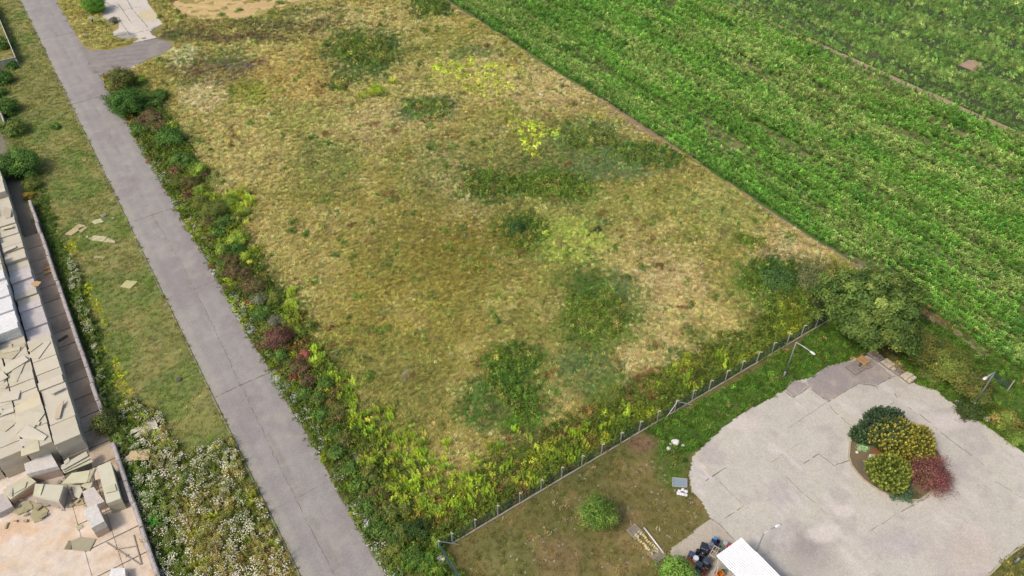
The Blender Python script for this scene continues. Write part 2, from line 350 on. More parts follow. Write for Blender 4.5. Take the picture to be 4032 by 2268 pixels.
# ---------------------------------------------------------------- asphalt road of cast slabs, spur and apron
def asph(X, Y):
    n = fbm(X, Y, 5, 100); C = np.zeros(X.shape+(3,))+np.array(A(164, 159, 154))
    tr = np.exp(-((X-4.3)/.35)**2)+np.exp(-((X-5.7)/.3)**2)+np.exp(-((X-7.3)/.3)**2)+np.exp(-((X-8.6)/.3)**2); C = mixc(C, A(152, 144, 140), np.clip(tr*.45*(.4+1.2*fbm(X*2, Y*.2, 4, 103)), 0, 1))
    C = mixc(C, A(184, 176, 164), ss(.6, .72, fbm(X*1.4, Y*.7, 1.6, 104))*.35); C = mixc(C, A(146, 138, 122), np.exp(-((X-6.22-.2*(fbm(Y, Y*0, 8, 105)-.5))/.07)**2)*ss(.42, .6, fbm(Y, Y*0, 2, 106))*.6)
    C = mixc(C, A(176, 170, 156), (1-ss(.2, 1.6, X-2.9))*.6)
    C = mixc(C, A(150, 142, 140), ss(.5, .7, n)*.6)
    return mixc(C, A(148, 140, 138), ss(8.3, 9.4, X)*.5)
ROADJ = [20, 27.6, 47.9, 65.6, 85.3, 105.0, 126.2, 147.2, 163.5, 179.6, 192, 206, 225, 250]
road = tag(bpy.data.objects.new('asphalt_road', None), kind='structure'); col.objects.link(road)
def slabgrid(x0, x1, y0, y1, top, ragged, seed, step=.4):
    nx = max(2, int((x1-x0)/step)+1); ny = int((y1-y0)/step)+1
    gy = np.linspace(y0, y1, ny); V = []; F = []
    xr = x1+(ragged*(fbm(gy, gy*0, 1.1, seed)-.5)*2 if ragged else 0)*np.ones(ny)+np.where((gy > 136) & (gy < 146), .0, 0)
    T = np.zeros((ny, nx, 3)); t = np.linspace(0, 1, nx)
    T[..., 0] = x0+(xr[:, None]-x0)*t; T[..., 1] = gy[:, None]; T[..., 2] = top+.012*(fbm(T[..., 0], T[..., 1], 2.5, seed+5)-.5)
    i = np.arange(nx*ny).reshape(ny, nx); Fq = np.stack([i[:-1, :-1], i[:-1, 1:], i[1:, 1:], i[1:, :-1]], -1).reshape(-1, 4)
    V = T.reshape(-1, 3)
    loop = np.concatenate([i[0, :], i[1:, -1], i[-1, -2::-1], i[-2:0:-1, 0]])
    B = V[loop].copy(); B[:, 2] = -.12; b0 = len(V); k = len(loop); j = np.arange(k)
    S = np.stack([b0+j, b0+(j+1) % k, loop[(j+1) % k], loop], 1)
    return np.concatenate([V, B]), np.concatenate([Fq, S])
for a, b in zip(ROADJ[:-1], ROADJ[1:]):
    for k, (x0, x1) in enumerate(((2.9, 6.222), (6.226, 9.62-.25*(b < 50)))):
        V, F = slabgrid(x0, x1, a+.012, b-.012, .045, .0 if k == 0 else .32, int(a)+k*7)
        link('road_slab', newmesh('road_slab', V, F, M['asphalt'], asph(V[:, 0], V[:, 1])), road)
MB().box((6.2, 140, .008), (6.5, 250, .06)).build('joint_filling', M['joint'], road)
def crack(m, pts, w, z, jit=.12):
    pts = [np.array(p[:2]) for p in pts]; out = []
    for a, b in zip(pts[:-1], pts[1:]):
        n = max(2, int(np.linalg.norm(b-a)/.4))
        for k in range(n): out.append(a+(b-a)*k/n)
    out.append(pts[-1]); out = [p+rng.normal(0, jit*.25, 2) for p in out]
    for a, b in zip(out[:-1], out[1:]):
        if rng.random() < .2: continue
        d = b-a; L_ = np.linalg.norm(d); ww = w*rng.uniform(.4, 1.3)
        m.box(((a[0]+b[0])/2, (a[1]+b[1])/2, z), (L_*1.02, ww, .02), math.atan2(d[1], d[0]))
m = MB()
for Y_, x0, x1, w in ((65.6, 2.95, 9.4, .13), (105, 3.6, 9.5, .08), (147.2, 3, 9.2, .1), (179.6, 3.2, 9.5, .1), (192, 7.4, 9.4, .1), (47.9, 6.2, 8.4, .05), (85.3, 6.4, 9.3, .03)): crack(m, [(x0, Y_-.1), ((x0+x1)/2, Y_+.1), (x1, Y_+.1)], w, .052, .2)
crack(m, [(5.45, 38), (5.6, 50), (5.9, 62), (6.0, 66), (6.35, 76), (6.6, 90), (6.3, 104)], .045, .052, .25)
m.build('road_cracks', M['joint'], kind='structure')
# kerb strip on the left of the road
m = MB()
for y in np.arange(20, 230, 1.0): m.box((2.72+.03*math.sin(y*3), y+.5, .02), (.12, .97, .12+.02*math.sin(y*7)), colr=A(168, 160, 140, .9))
m.build('road_edging', M['stone'], kind='structure')

def gridpoly(name, polyov, step, z, colfn, mat, warp=3.0, wseed=5, parent=None, **kw):
    W = [G(x, y) for x, y in polyov]; X0 = min(w[0] for w in W)-.5; X1 = max(w[0] for w in W)+.5; Y0 = min(w[1] for w in W)-.5; Y1 = max(w[1] for w in W)+.5
    wp = [(w[0], w[1]) for w in W]
    def mk(X, Y):
        return inpoly(X+warp*(fbm(X, Y, 1.3, wseed)-.5), Y+warp*(fbm(X, Y, 1.3, wseed+3)-.5), wp)
    return sheet(name, X0, X1, Y0, Y1, step, z, colfn, mat, mask=mk, parent=parent, **kw)
def spur_rgb(X, Y):
    C = np.zeros(X.shape+(3,))+np.array(A(152, 144, 138)); w = np.sin((Y+.35*X)*3+3*fbm(X, Y, 5, 5))
    return mixc(C, A(136, 128, 124), ss(.2, .9, w)*.5)*(.93+.14*fbm(X, Y, 2, 6))[..., None]
gridpoly('side_road', [(180, 88), (206, 112), (222, 124), (232, 125), (275, 126), (300, 121), (325, 114), (345, 106), (395, 97), (412, 100), (435, 110), (437, 117), (410, 137), (375, 150), (332, 173), (312, 180), (264, 192), (236, 192), (205, 130)], .3, .05, spur_rgb, M['asphalt'], .3, kind='structure')
def apron_rgb(X, Y):
    px, py = proj(X, Y); C = np.zeros(X.shape+(3,))+np.array(A(218, 208, 194))
    C = mixc(C, A(214, 198, 148), ell(px, py, 375, 40, 28, 14, .8)*.7)
    g = np.maximum(ell(px, py, 318, 90, 27, 9, .2), ell(px, py, 402, 76, 22, 10, .2)); C = mixc(C, A(172, 166, 158), g)
    return C*(.93+.14*fbm(X, Y, 2.5, 8))[..., None]
gridpoly('concrete_apron', [(232, -60), (250, 0), (265, 22), (250, 38), (262, 50), (295, 55), (297, 72), (275, 85), (292, 94), (338, 109), (395, 96.5), (380, 80), (412, 60), (370, 0), (330, -60)], .3, .06, apron_rgb, M['concrete'], .25, kind='structure')
m = MB()
q = lambda x, y: G(x/4, y/4)
for l in ([(1040, 0), (1100, 50), (1210, 85)], [(1190, 40), (1240, 110), (1300, 200), (1330, 240)], [(1280, 0), (1330, 90), (1380, 150), (1450, 230), (1490, 280)], [(1190, 170), (1240, 260), (1310, 350)], [(1110, 370), (1240, 355), (1340, 340), (1510, 300)], [(1150, 365), (1300, 345), (1360, 370), (1355, 420)], [(1340, 435), (1580, 385)], [(1530, 60), (1680, 220)], [(1250, 100), (1420, 70)]):
    crack(m, [q(*p) for p in l], .16, .065)
m.build('apron_cracks', M['joint'], kind='structure')

# ---------------------------------------------------------------- concrete yard
f2 = lambda x, y: (x/1.5652, y/1.5652)
YARD = [f2(*p) for p in [(2640, 2205), (2635, 2166), (2721, 2104), (2733, 2086), (2792, 2045), (2755, 1970), (2717, 1935), (2708, 1872), (2722, 1800), (2755, 1765), (2810, 1715), (2860, 1670), (2905, 1637), (2960, 1605), (3020, 1576), (3085, 1538), (3111, 1500), (3187, 1487), (3259, 1440), (3330, 1422), (3425, 1396), (3440, 1404), (3500, 1440), (3590, 1503), (3640, 1522), (3685, 1534), (3721, 1568), (3813, 1629), (3882, 1676), (4032, 1783), (4400, 2100), (4400, 2000), (4032, 2147), (3966, 2189), (3902, 2264), (3700, 2500), (3000, 2700), (2640, 2600)]]
YARD[-6:-6] = []
def yard_rgb(X, Y):
    px, py = proj(X, Y); n = fbm(X, Y, 4, 110); n2 = fbm(X, Y, 1.2, 112)
    C = np.zeros(X.shape+(3,))+np.array(A(204, 197, 184))
    C = mixc(C, A(208, 201, 186), ss(.45, .6, n)*.8); C = mixc(C, A(186, 176, 171), ss(.55, .7, fbm(X, Y, 2.5, 114))*.5)
    C = mixc(C, A(222, 212, 204), ss(.62, .74, fbm(X*1.5, Y*.6, 2, 117))*.6)
    wpx = px+26*(n2-.5); wpy = py+20*(n-.5)
    for cx, cy, rx, ry, c, w, so in [(2032, 1370, 34, 30, A(150, 142, 136), .85, 1.6), (2040, 1395, 60, 60, A(180, 170, 162), .6, 1.2), (2070, 1345, 40, 24, A(226, 216, 206), .8, .8), (2120, 1290, 26, 16, A(226, 216, 206), .8, .8), (1960, 1240, 30, 40, A(190, 180, 176), .5, 1), (2250, 1370, 90, 40, A(190, 182, 176), .6, 1.2), (2400, 1400, 80, 60, A(204, 194, 184), .6, 1), (2200, 1195, 30, 16, A(222, 213, 200), .6, 1), (2445, 1380, 60, 60, A(206, 192, 178), .7, 1), (2380, 1060, 60, 20, A(222, 212, 204), .7, 1), (1880, 1060, 40, 26, A(216, 204, 192), .6, 1)]:
        C = mixc(C, c, ell(wpx, wpy, cx, cy, rx, ry, so)*w)
    d = [(610, 1110), (640, 1090), (800, 985), (960, 950), (1180, 925), (1380, 1080), (1230, 1150), (1070, 1140), (980, 1185), (800, 1300), (635, 1170)]
    dk = inpoly(px, py, [f2(2900+a/2.229, 1000+b/2.229) for a, b in d]) | inpoly(px, py, [f2(2900+a/2.229, 1000+b/2.229) for a, b in [(420, 1190), (470, 1110), (600, 1130), (635, 1165), (500, 1255)]])
    C = mixc(C, A(166, 156, 152), dk*1.0); C = mixc(C, A(186, 172, 156), dk*ss(.55, .7, n2)*.7)
    st = inpoly(px, py, [f2(*p) for p in [(2640, 2210), (2635, 2166), (2721, 2104), (2792, 2045), (2840, 2075), (2960, 2190), (2900, 2300), (2640, 2300)]])
    C = mixc(C, A(196, 184, 166), st*.9); C = mixc(C, A(176, 164, 146), st*ss(.5, .7, n2)*.6)
    return C*(.93+.14*n2)[..., None]
gridpoly('concrete_yard', YARD, .16, .06, yard_rgb, M['concrete'], .28, 9, kind='structure')
m = MB()
z4 = lambda x, y: P(2900+x/2.229, 1000+y/2.229); z3 = lambda x, y: P(3000+x/2.018, 1550+y/2.018); zb = lambda x, y: P(2400+x/2.551, 1700+y/2.551)
for f_, l, w in [(z4, [(400, 1195), (500, 1265), (635, 1170), (800, 1300), (1070, 1140), (1225, 1160), (1245, 1190)], .12), (z4, [(1235, 1150), (1380, 1080), (1400, 1065)], .12), (z4, [(1390, 1225), (1410, 1270)], .09), (z4, [(1240, 1400), (1370, 1310)], .05),
                 (z3, [(520, 65), (560, 130), (690, 250)], .05), (z3, [(520, 65), (400, 150), (200, 280)], .03), (z3, [(960, 140), (1050, 70)], .05), (z3, [(1130, 90), (1280, 190), (1420, 310), (1570, 425)], .08), (z3, [(1570, 425), (1700, 520), (1770, 580)], .05), (z3, [(330, 560), (450, 480), (570, 575), (690, 535)], .10), (z3, [(1080, 955), (1230, 870), (1330, 815)], .09), (z3, [(850, 1100), (1080, 955)], .04), (z3, [(190, 660), (300, 770), (520, 960)], .03), (z3, [(1850, 700), (2083, 840)], .04),
                 (zb, [(930, 520), (1030, 450), (1170, 365)], .12), (zb, [(1100, 920), (1340, 750)], .07), (zb, [(1000, 870), (1110, 940), (1250, 1090)], .10), (zb, [(1100, 500), (1270, 680), (1330, 720)], .03), (zb, [(1640, 300), (1900, 120)], .03)]:
    crack(m, [f_(*p) for p in l], w*.75, .075)
m.build('yard_joints', M['joint'], kind='structure')
m = MB(); crack(m, [zb(845, 235), zb(1035, 435)], .09, .078, .02); m2 = m.mesh('painted_line', material('line_paint', A(232, 214, 160)))
link('painted_line', m2, kind='structure')
# kerb at the lower right of the yard
m = MB()
kp = [z3(2150, 1180), z3(2083, 1210), z3(1990, 1270), z3(1900, 1350), z3(1820, 1430), z3(1740, 1510)]
for a, b in zip(kp[:-1], kp[1:]):
    d = math.hypot(b[0]-a[0], b[1]-a[1]); n = max(1, int(d/1.0))
    for k in range(n):
        t = (k+.5)/n; m.box((a[0]+(b[0]-a[0])*t, a[1]+(b[1]-a[1])*t, .1), (d/n*.97, .16, .16), math.atan2(b[1]-a[1], b[0]-a[0]), colr=A(196, 186, 160))
m.build('yard_kerb', M['stone'], kind='structure')

# ---------------------------------------------------------------- storage yard floor on the left
def stor_rgb(X, Y):
    n = fbm(X, Y, 4, 120); n2 = fbm(X, Y, 1.4, 122)
    C = np.zeros(X.shape+(3,))+np.array(A(232, 214, 192))
    C = mixc(C, A(244, 232, 220), ss(.42, .6, n)*(X < -13.2)*.9); C = mixc(C, A(222, 190, 152), ss(.55, .7, n2)*.5)
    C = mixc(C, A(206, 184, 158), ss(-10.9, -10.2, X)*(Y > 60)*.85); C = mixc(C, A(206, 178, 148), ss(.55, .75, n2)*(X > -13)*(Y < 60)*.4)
    C = mixc(C, A(160, 140, 116), ss(.5, .68, fbm(X, Y, 2.2, 124))*(Y > 60)*.6)
    st = fbm(X*1.0+.6*Y, Y*.35, 1.1, 126); C = mixc(C, A(214, 200, 188), ss(.55, .7, st)*(X < -13)*.7); C = mixc(C, A(232, 192, 150), ss(.62, .72, fbm(X, Y, 2.6, 128))*(X < -13)*(Y > 56)*.7)
    return C
fl = tag(bpy.data.objects.new('storage_yard_floor', None), kind='structure'); col.objects.link(fl)
V = MB().box((-25, 90, -.03), (33.2, 110, .06)); V.build('joint_filling', M['joint'], fl)
FJ = [35, 38, 41, 44, 47, 50.3, 53.6, 57, 60.2, 63.2, 66.0, 68.5, 70.9, 74.0, 77.0, 80.4, 83.7, 86.7, 89.9, 93.3, 96.6, 100.0, 103.2, 106.5, 109.8]
for a, b in zip(FJ[:-1], FJ[1:]):
    for x0, x1 in ((-10.75, -8.45), (-13.4, -10.8)) if b < 66 else ((-10.75, -8.45),):
        t = rng.uniform(-.08, .08)
        V, F = slabgrid(x0, x1, a+.06+.03*rng.random(), b-.07, .05+.015*rng.random(), 0, int(a*7+50), .5)
        link('floor_slab', newmesh('floor_slab', V, F, M['floor'], stor_rgb(V[:, 0], V[:, 1])*rng.uniform(.93, 1.05)), fl)
V, F = slabgrid(-40, -13.45, 34, 90, .05, 0, 3, .5); link('floor_sheet', newmesh('floor_sheet', V, F, M['floor'], stor_rgb(V[:, 0], V[:, 1])), fl)

# ---------------------------------------------------------------- prototypes for scattered ground cover
def blades(n, h, spread, w, lean, seed, basec=.62, tipc=1.12, droop=.0):
    r = np.random.default_rng(seed); V = []; F = []; C = []
    for i in range(n):
        a = r.uniform(0, 2*np.pi); rad = spread*np.sqrt(r.random()); x, y = rad*np.cos(a), rad*np.sin(a)
        b = r.uniform(0, 2*np.pi); hh = h*r.uniform(.6, 1.15); le = lean*r.uniform(.3, 1.2)*hh
        t = np.array([np.cos(b), np.sin(b)]); s = np.array([-t[1], t[0]])*w*r.uniform(.6, 1.2)/2
        k = len(V); mx, my = x+t[0]*le*.35, y+t[1]*le*.35; tx, ty = x+t[0]*le, y+t[1]*le; v = r.uniform(.85, 1.15)
        V += [(x-s[0]*.6, y-s[1]*.6, 0), (x+s[0]*.6, y+s[1]*.6, 0), (mx+s[0], my+s[1], hh*.62), (mx-s[0], my-s[1], hh*.62), (tx, ty, hh*(1-droop*r.random()))]
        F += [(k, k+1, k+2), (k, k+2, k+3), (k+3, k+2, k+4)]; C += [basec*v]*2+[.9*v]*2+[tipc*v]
    return np.array(V), np.array(F), np.repeat(np.array(C)[:, None], 3, 1)
def leafdome(n, R, H, size, seed, up=.35):
    r = np.random.default_rng(seed); V = []; F = []; C = []
    for i in range(n):
        a = r.uniform(0, 2*np.pi); e = np.arcsin(r.uniform(.0, 1)); q_ = r.uniform(.5, 1)
        p = np.array([R*np.cos(a)*np.cos(e)*q_, R*np.sin(a)*np.cos(e)*q_, H*np.sin(e)*q_+.02])
        nrm = np.array([np.cos(a)*np.cos(e), np.sin(a)*np.cos(e), np.sin(e)+up])+r.normal(0, .45, 3); nrm /= np.linalg.norm(nrm)
        t = np.cross(nrm, r.normal(0, 1, 3)); t /= np.linalg.norm(t); b = np.cross(nrm, t); s = size*r.uniform(.6, 1.3)
        k = len(V); V += [p-t*s*.9, p-b*s*.42, p+t*s*.9, p+b*s*.42]; F += [(k, k+1, k+2), (k, k+2, k+3)]
        v = r.uniform(.8, 1.2); C += [v]*4
    return np.array(V), np.array(F), np.repeat(np.array(C)[:, None], 3, 1)
def maizeplant(seed):
    r = np.random.default_rng(seed); V = []; F = []; C = []
    H = r.uniform(.9, 1.2)
    for i in range(9):
        a = i*2.4+r.uniform(-.4, .4); t = np.array([np.cos(a), np.sin(a)]); s = np.array([-t[1], t[0]]); z0 = H*(.25+.75*i/9); Ln = r.uniform(.5, .8)*(1-.3*i/9); w = .085
        prof = [(0, 0, .5), (.22, .42, 1), (.5, .66, .85), (.86, .56, .1)]; k = len(V)
        for d, u, ww in prof:
            c = t*Ln*d; z = z0+u*Ln; V += [(c[0]-s[0]*w*ww/2*1.6, c[1]-s[1]*w*ww/2*1.6, z), (c[0]+s[0]*w*ww/2*1.6, c[1]+s[1]*w*ww/2*1.6, z)]
            C += [(.6+.45*d)*(.7+.5*i/9)]*2  # highlights painted into the leaf colour: brighter tips and upper leaves, darker below
        for j in range(3): F += [(k+2*j, k+2*j+1, k+2*j+3), (k+2*j, k+2*j+3, k+2*j+2)]
    return np.array(V), np.array(F), np.repeat(np.array(C)[:, None], 3, 1)
def shoots(n, H, spread, seed, lw=.05):
    r = np.random.default_rng(seed); V = []; F = []; C = []
    for i in range(n):
        a = r.uniform(0, 6.28); rad = spread*np.sqrt(r.random()); bx, by = rad*np.cos(a), rad*np.sin(a); h = H*r.uniform(.6, 1.1); lx, ly = bx*.5, by*.5
        for j in range(12):
            z = h*(.2+.8*j/11); p = np.array([bx+lx*z/H, by+ly*z/H, z]); b = j*2.4; t = np.array([np.cos(b)*.75, np.sin(b)*.75, .6]); s = np.cross(t, [0, 0, 1]); s /= np.linalg.norm(s)
            L_ = .17*(1.1-.5*j/11)*r.uniform(.8, 1.2); k = len(V)
            V += [p, p+t*L_*.5+s*lw/2, p+t*L_, p+t*L_*.5-s*lw/2]; F += [(k, k+1, k+2), (k, k+2, k+3)]; C += [.7+.4*j/11]*4
    return np.array(V), np.array(F), np.repeat(np.array(C)[:, None], 3, 1)
def flowers(n, H, spread, seed, s=.05):
    r = np.random.default_rng(seed); V = []; F = []; C = []
    for i in range(n):
        a = r.uniform(0, 6.28); rad = spread*np.sqrt(r.random()); c = np.array([rad*np.cos(a), rad*np.sin(a), H*r.uniform(.75, 1.1)]); k = len(V); q_ = s*r.uniform(.6, 1.3)
        V.append(c)
        for j in range(6): V.append(c+np.array([q_*np.cos(j*1.047), q_*np.sin(j*1.047), r.uniform(-.02, .01)]))
        for j in range(6): F.append((k, k+1+j, k+1+(j+1) % 6))
        C += [1]*7
    return np.array(V), np.array(F), np.repeat(np.array(C)[:, None], 3, 1)

def scatter_tree(nproto):
    ng = bpy.data.node_groups.new('ground_cover', 'GeometryNodeTree')
    ng.interface.new_socket('Geometry', in_out='INPUT', socket_type='NodeSocketGeometry'); ng.interface.new_socket('Geometry', in_out='OUTPUT', socket_type='NodeSocketGeometry')
    N = ng.nodes; L = ng.links; gi = N.new('NodeGroupInput'); go = N.new('NodeGroupOutput')
    def named(n, t):
        a = N.new('GeometryNodeInputNamedAttribute'); a.data_type = t; a.inputs['Name'].default_value = n; return a.outputs['Attribute']
    pa = named('proto', 'INT'); join = N.new('GeometryNodeJoinGeometry')
    def sep(k):
        c = N.new('FunctionNodeCompare'); c.data_type = 'INT'; c.operation = 'EQUAL'; L.new(pa, c.inputs[2]); c.inputs[3].default_value = k
        s = N.new('GeometryNodeSeparateGeometry'); L.new(gi.outputs[0], s.inputs[0]); L.new(c.outputs[0], s.inputs['Selection']); return s.outputs[0]
    pts = sep(0)
    for k in range(1, nproto+1):
        g = N.new('GeometryNodeGeometryToInstance'); L.new(sep(k), g.inputs[0]); L.new(g.outputs[0], join.inputs[0])
    ip = N.new('GeometryNodeInstanceOnPoints'); L.new(pts, ip.inputs['Points']); L.new(join.outputs[0], ip.inputs['Instance'])
    ip.inputs['Pick Instance'].default_value = True; L.new(named('pick', 'INT'), ip.inputs['Instance Index'])
    L.new(named('rotv', 'FLOAT_VECTOR'), ip.inputs['Rotation']); L.new(named('sclv', 'FLOAT_VECTOR'), ip.inputs['Scale'])
    L.new(ip.outputs[0], go.inputs[0]); return ng
TREES = {}
NINST = 0
def scatter(name, label, cat, pts, scale, tint, protos, mat=None, zs=None, group=None):
    global NINST
    n = len(pts); NINST += n
    if n == 0: return
    V = [pts]; F = []; C = [np.ones((n, 3))]; ids = [np.zeros(n, int)]; b = n
    for k, (v, f, c) in enumerate(protos):
        V.append(v); F.append(f+b); C.append(c); ids.append(np.full(len(v), k+1)); b += len(v)
    me = newmesh(name, np.concatenate(V), np.concatenate(F), mat or M['blade'], np.concatenate(C))
    def at(nm, t, arr, key):
        full = np.zeros((b,)+arr.shape[1:], arr.dtype); full[:n] = arr
        a = me.attributes.new(nm, t, 'POINT'); a.data.foreach_set(key, full.ravel())
    a = me.attributes.new('proto', 'INT', 'POINT'); a.data.foreach_set('value', np.concatenate(ids).astype(np.int32))
    at('pick', 'INT', rng.integers(0, len(protos), n).astype(np.int32), 'value')
    rot = np.zeros((n, 3), np.float32); rot[:, 2] = rng.uniform(0, 6.283, n); rot[:, :2] = rng.normal(0, .08, (n, 2)); at('rotv', 'FLOAT_VECTOR', rot, 'vector')
    s = np.repeat(np.asarray(scale, np.float32)[:, None], 3, 1)
    if zs is not None: s[:, 2] *= zs
    at('sclv', 'FLOAT_VECTOR', s, 'vector'); at('tint', 'FLOAT_VECTOR', tint.astype(np.float32), 'vector')
    o = link(name, me); tag(o, label, cat, group, 'stuff')
    k = len(protos)
    if k not in TREES: TREES[k] = scatter_tree(k)
    md = o.modifiers.new('ground_cover', 'NODES'); md.node_group = TREES[k]
    return o
def rnd(X0, X1, Y0, Y1, dens, mask=None, far=True, margin=60, z=.0):
    n = int((X1-X0)*(Y1-Y0)*dens); X = rng.uniform(X0, X1, n); Y = rng.uniform(Y0, Y1, n)
    px, py = proj(X, Y); ok = (px > -margin) & (px < 2576+margin) & (py > -margin) & (py < 1449+margin)
    if far: ok &= rng.random(n) < np.clip(1.1-(np.hypot(X, Y)-60)/190, .42, 1)
    X, Y = X[ok], Y[ok]
    if mask is not None: k = mask(X, Y); X, Y = X[k], Y[k]
    return np.stack([X, Y, np.full(len(X), z)], 1)
def kinds(fn, p):
    global DITH
    DITH = True; C = fn(p[:, 0], p[:, 1]); DITH = False
    return C
def jitter(C, b=.2, h=.08):
    b = b*1.45
    n = len(C); return np.clip(C*np.exp(rng.normal(0, b, (n, 1)))*np.exp(rng.normal(0, h, (n, 3))), 0, 1)
def farscale(p): return 1+np.clip((np.hypot(p[:, 0], p[:, 1])-70)/180, 0, .8)

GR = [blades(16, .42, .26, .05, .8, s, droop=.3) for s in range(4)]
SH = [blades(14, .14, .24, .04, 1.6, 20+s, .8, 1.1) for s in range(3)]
WD = [leafdome(34, .34, .34, .085, 40+s) for s in range(4)]
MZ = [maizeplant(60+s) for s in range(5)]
LM = [shoots(7, .75, .26, 70+s) for s in range(3)]
FW = [flowers(11, .42, .3, 80+s) for s in range(3)]
LF = [leafdome(16, .28, .22, .11, 90+s, .9) for s in range(3)]
KT = 2.05      # blades shade each other, so the leaf itself is paler than the turf looks

SPUR = [(190, 92), (222, 121), (275, 124), (325, 110), (345, 102), (395, 92), (440, 104), (441, 119), (410, 139), (350, 166), (312, 182), (258, 196), (200, 130)]
APRON = [(232, -60), (262, 50), (297, 60), (276, 85), (300, 97), (338, 108), (400, 98), (382, 80), (412, 60), (330, -60)]
# meadow grass
p = rnd(9.9, 84, 34.9, 225, 12.0, lambda X, Y: (X < maize_edge(Y)-.2) & ~inpoly(*proj(X, Y), STUB) & ~inpoly(*proj(X, Y), SPUR)
        & ~inpoly(*proj(X, Y), [(232, -60), (262, 50), (290, 100), (400, 96), (412, 60), (330, -60)]))
C = kinds(meadow_rgb, p)*KT*np.array([1.05, 1.16, 1.34])
lum = C.sum(1)
green = ss(1.0, 1.35, C[:, 1]/np.maximum(C[:, 0], 1e-3))
g = rng.random(len(p)) < (.08+.75*green)
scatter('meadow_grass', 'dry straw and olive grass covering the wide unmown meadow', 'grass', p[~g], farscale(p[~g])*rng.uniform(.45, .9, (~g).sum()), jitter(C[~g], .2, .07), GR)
scatter('meadow_weeds', 'darker leafy weed patches spread through the dry meadow', 'weeds', p[g], farscale(p[g])*rng.uniform(.4, .95, g.sum()), jitter(C[g]*.98, .2, .06), WD)
# tall weeds in the darkest clumps
def inpatch(X, Y, L_, so=.5, warp=34):
    px, py = proj(X, Y); px = px+(fbm(X, Y, 2.5, 131)-.5)*warp; py = py+(fbm(X, Y, 2.5, 133)-.5)*warp; w = np.zeros(X.shape)
    for e in L_: w = np.maximum(w, ell(px, py, *e, so))
    return w
TALL = [(1310, 580, 62, 40), (1960, 700, 90, 46), (2010, 760, 70, 50), (1640, 392, 95, 26), (1262, 1010, 100, 70), (1290, 905, 70, 40), (1240, 468, 74, 32), (1400, 468, 90, 32), (1085, 20, 42, 20), (920, 130, 70, 36), (850, 212, 24, 10), (1075, 275, 55, 20), (1470, 350, 80, 30), (1500, 790, 80, 60), (1890, 612, 36, 9), (1285, 758, 12, 8), (1200, 668, 10, 7), (1370, 460, 12, 8), (1490, 578, 14, 9), (1600, 660, 14, 9)]
p = rnd(30, 84, 35, 190, 5, lambda X, Y: (rng.random(len(X)) < inpatch(X, Y, TALL)) & (X < maize_edge(Y)-.5))
C = kinds(meadow_rgb, p)
scatter('tall_weeds', 'knee high dark green weed clumps standing in the meadow', 'weeds', p, farscale(p)*rng.uniform(.8, 1.7, len(p)), jitter(mixc(C, A(100, 120, 48), np.full(len(p), .5))*KT, .22, .06), WD, zs=1.5)
c = rnd(14, 83, 36, 190, .05, lambda X, Y: (X < maize_edge(Y)-1) & ~inpoly(*proj(X, Y), SPUR) & ~inpoly(*proj(X, Y), APRON))
k = rng.integers(2, 9, len(c)); p = np.repeat(c, k, 0); p[:, :2] += rng.normal(0, .38, (len(p), 2)); cc_ = np.repeat(rng.integers(0, 4, len(c)), k)
C = np.array([A(76, 108, 44), A(98, 124, 50), A(112, 116, 72), A(120, 96, 60)])[cc_]
scatter('weed_tufts', 'small dark weed tufts dotted all over the dry meadow', 'weeds', p, farscale(p)*rng.uniform(.7, 1.4, len(p)), jitter(C*KT, .2, .06), WD, zs=1.3)
# lime leaf patches
LIM = [(1190, 175, 100, 22), (1225, 215, 60, 24), (1345, 330, 55, 16), (1330, 352, 26, 30), (1110, 185, 30, 30), (1295, 315, 14, 18)]
p = rnd(45, 84, 75, 170, 3.2, lambda X, Y: (rng.random(len(X)) < inpatch(X, Y, LIM, .9, 40)*.9))
scatter('lime_leaf_patch', 'bright lime broad leaved plants in two patches in the upper meadow', 'weeds', p, rng.uniform(1.1, 2.6, len(p)), jitter(np.tile(np.array(A(182, 196, 72))*KT*.85, (len(p), 1)), .2, .06), LF)
# lime shoots: strips along the thicket and before the fence
LS = [(940, 240, 34, 10), (905, 252, 14, 8), (975, 225, 14, 7), (595, 515, 36, 26), (620, 560, 14, 12), (735, 800, 16, 26), (725, 745, 14, 16), (795, 900, 16, 30), (800, 850, 10, 8), (855, 960, 40, 16), (880, 1010, 22, 40), (905, 1060, 24, 20), (960, 1050, 36, 10), (930, 1090, 30, 22), (1000, 1100, 70, 26), (970, 1150, 36, 28), (1050, 1160, 60, 26), (1040, 1220, 66, 34), (1110, 1180, 44, 30), (1160, 1230, 50, 34), (1200, 1160, 18, 16), (1080, 1270, 60, 26), (1140, 1290, 60, 22), (1240, 1130, 20, 18), (1260, 1180, 26, 18), (1320, 1215, 24, 14), (1310, 1095, 26, 8), (1400, 1140, 40, 20), (1455, 1110, 30, 20), (1500, 1070, 22, 10), (1440, 1160, 30, 12), (1560, 1050, 30, 18), (1750, 965, 16, 14), (1820, 910, 16, 12), (930, 1160, 20, 20), (900, 1230, 16, 20), (1130, 1130, 20, 16), (1240, 1250, 30, 20)]
p = rnd(10.5, 70, 35.0, 150, 6.5, lambda X, Y: (rng.random(len(X)) < inpatch(X, Y, LS, 1.3, 60)*.62))
scatter('lime_shoots', 'upright lime green shoots in drifts along the thicket and fence', 'weeds', p, farscale(p)*rng.uniform(.8, 1.5, len(p)), jitter(mixc(mixc(np.tile(np.array(A(150, 176, 50)), (len(p), 1)), A(112, 142, 48), (rng.random(len(p)) < .35)*1.), A(178, 190, 66), (rng.random(len(p)) < .25)*1.)*KT*.85, .22, .07), LM)
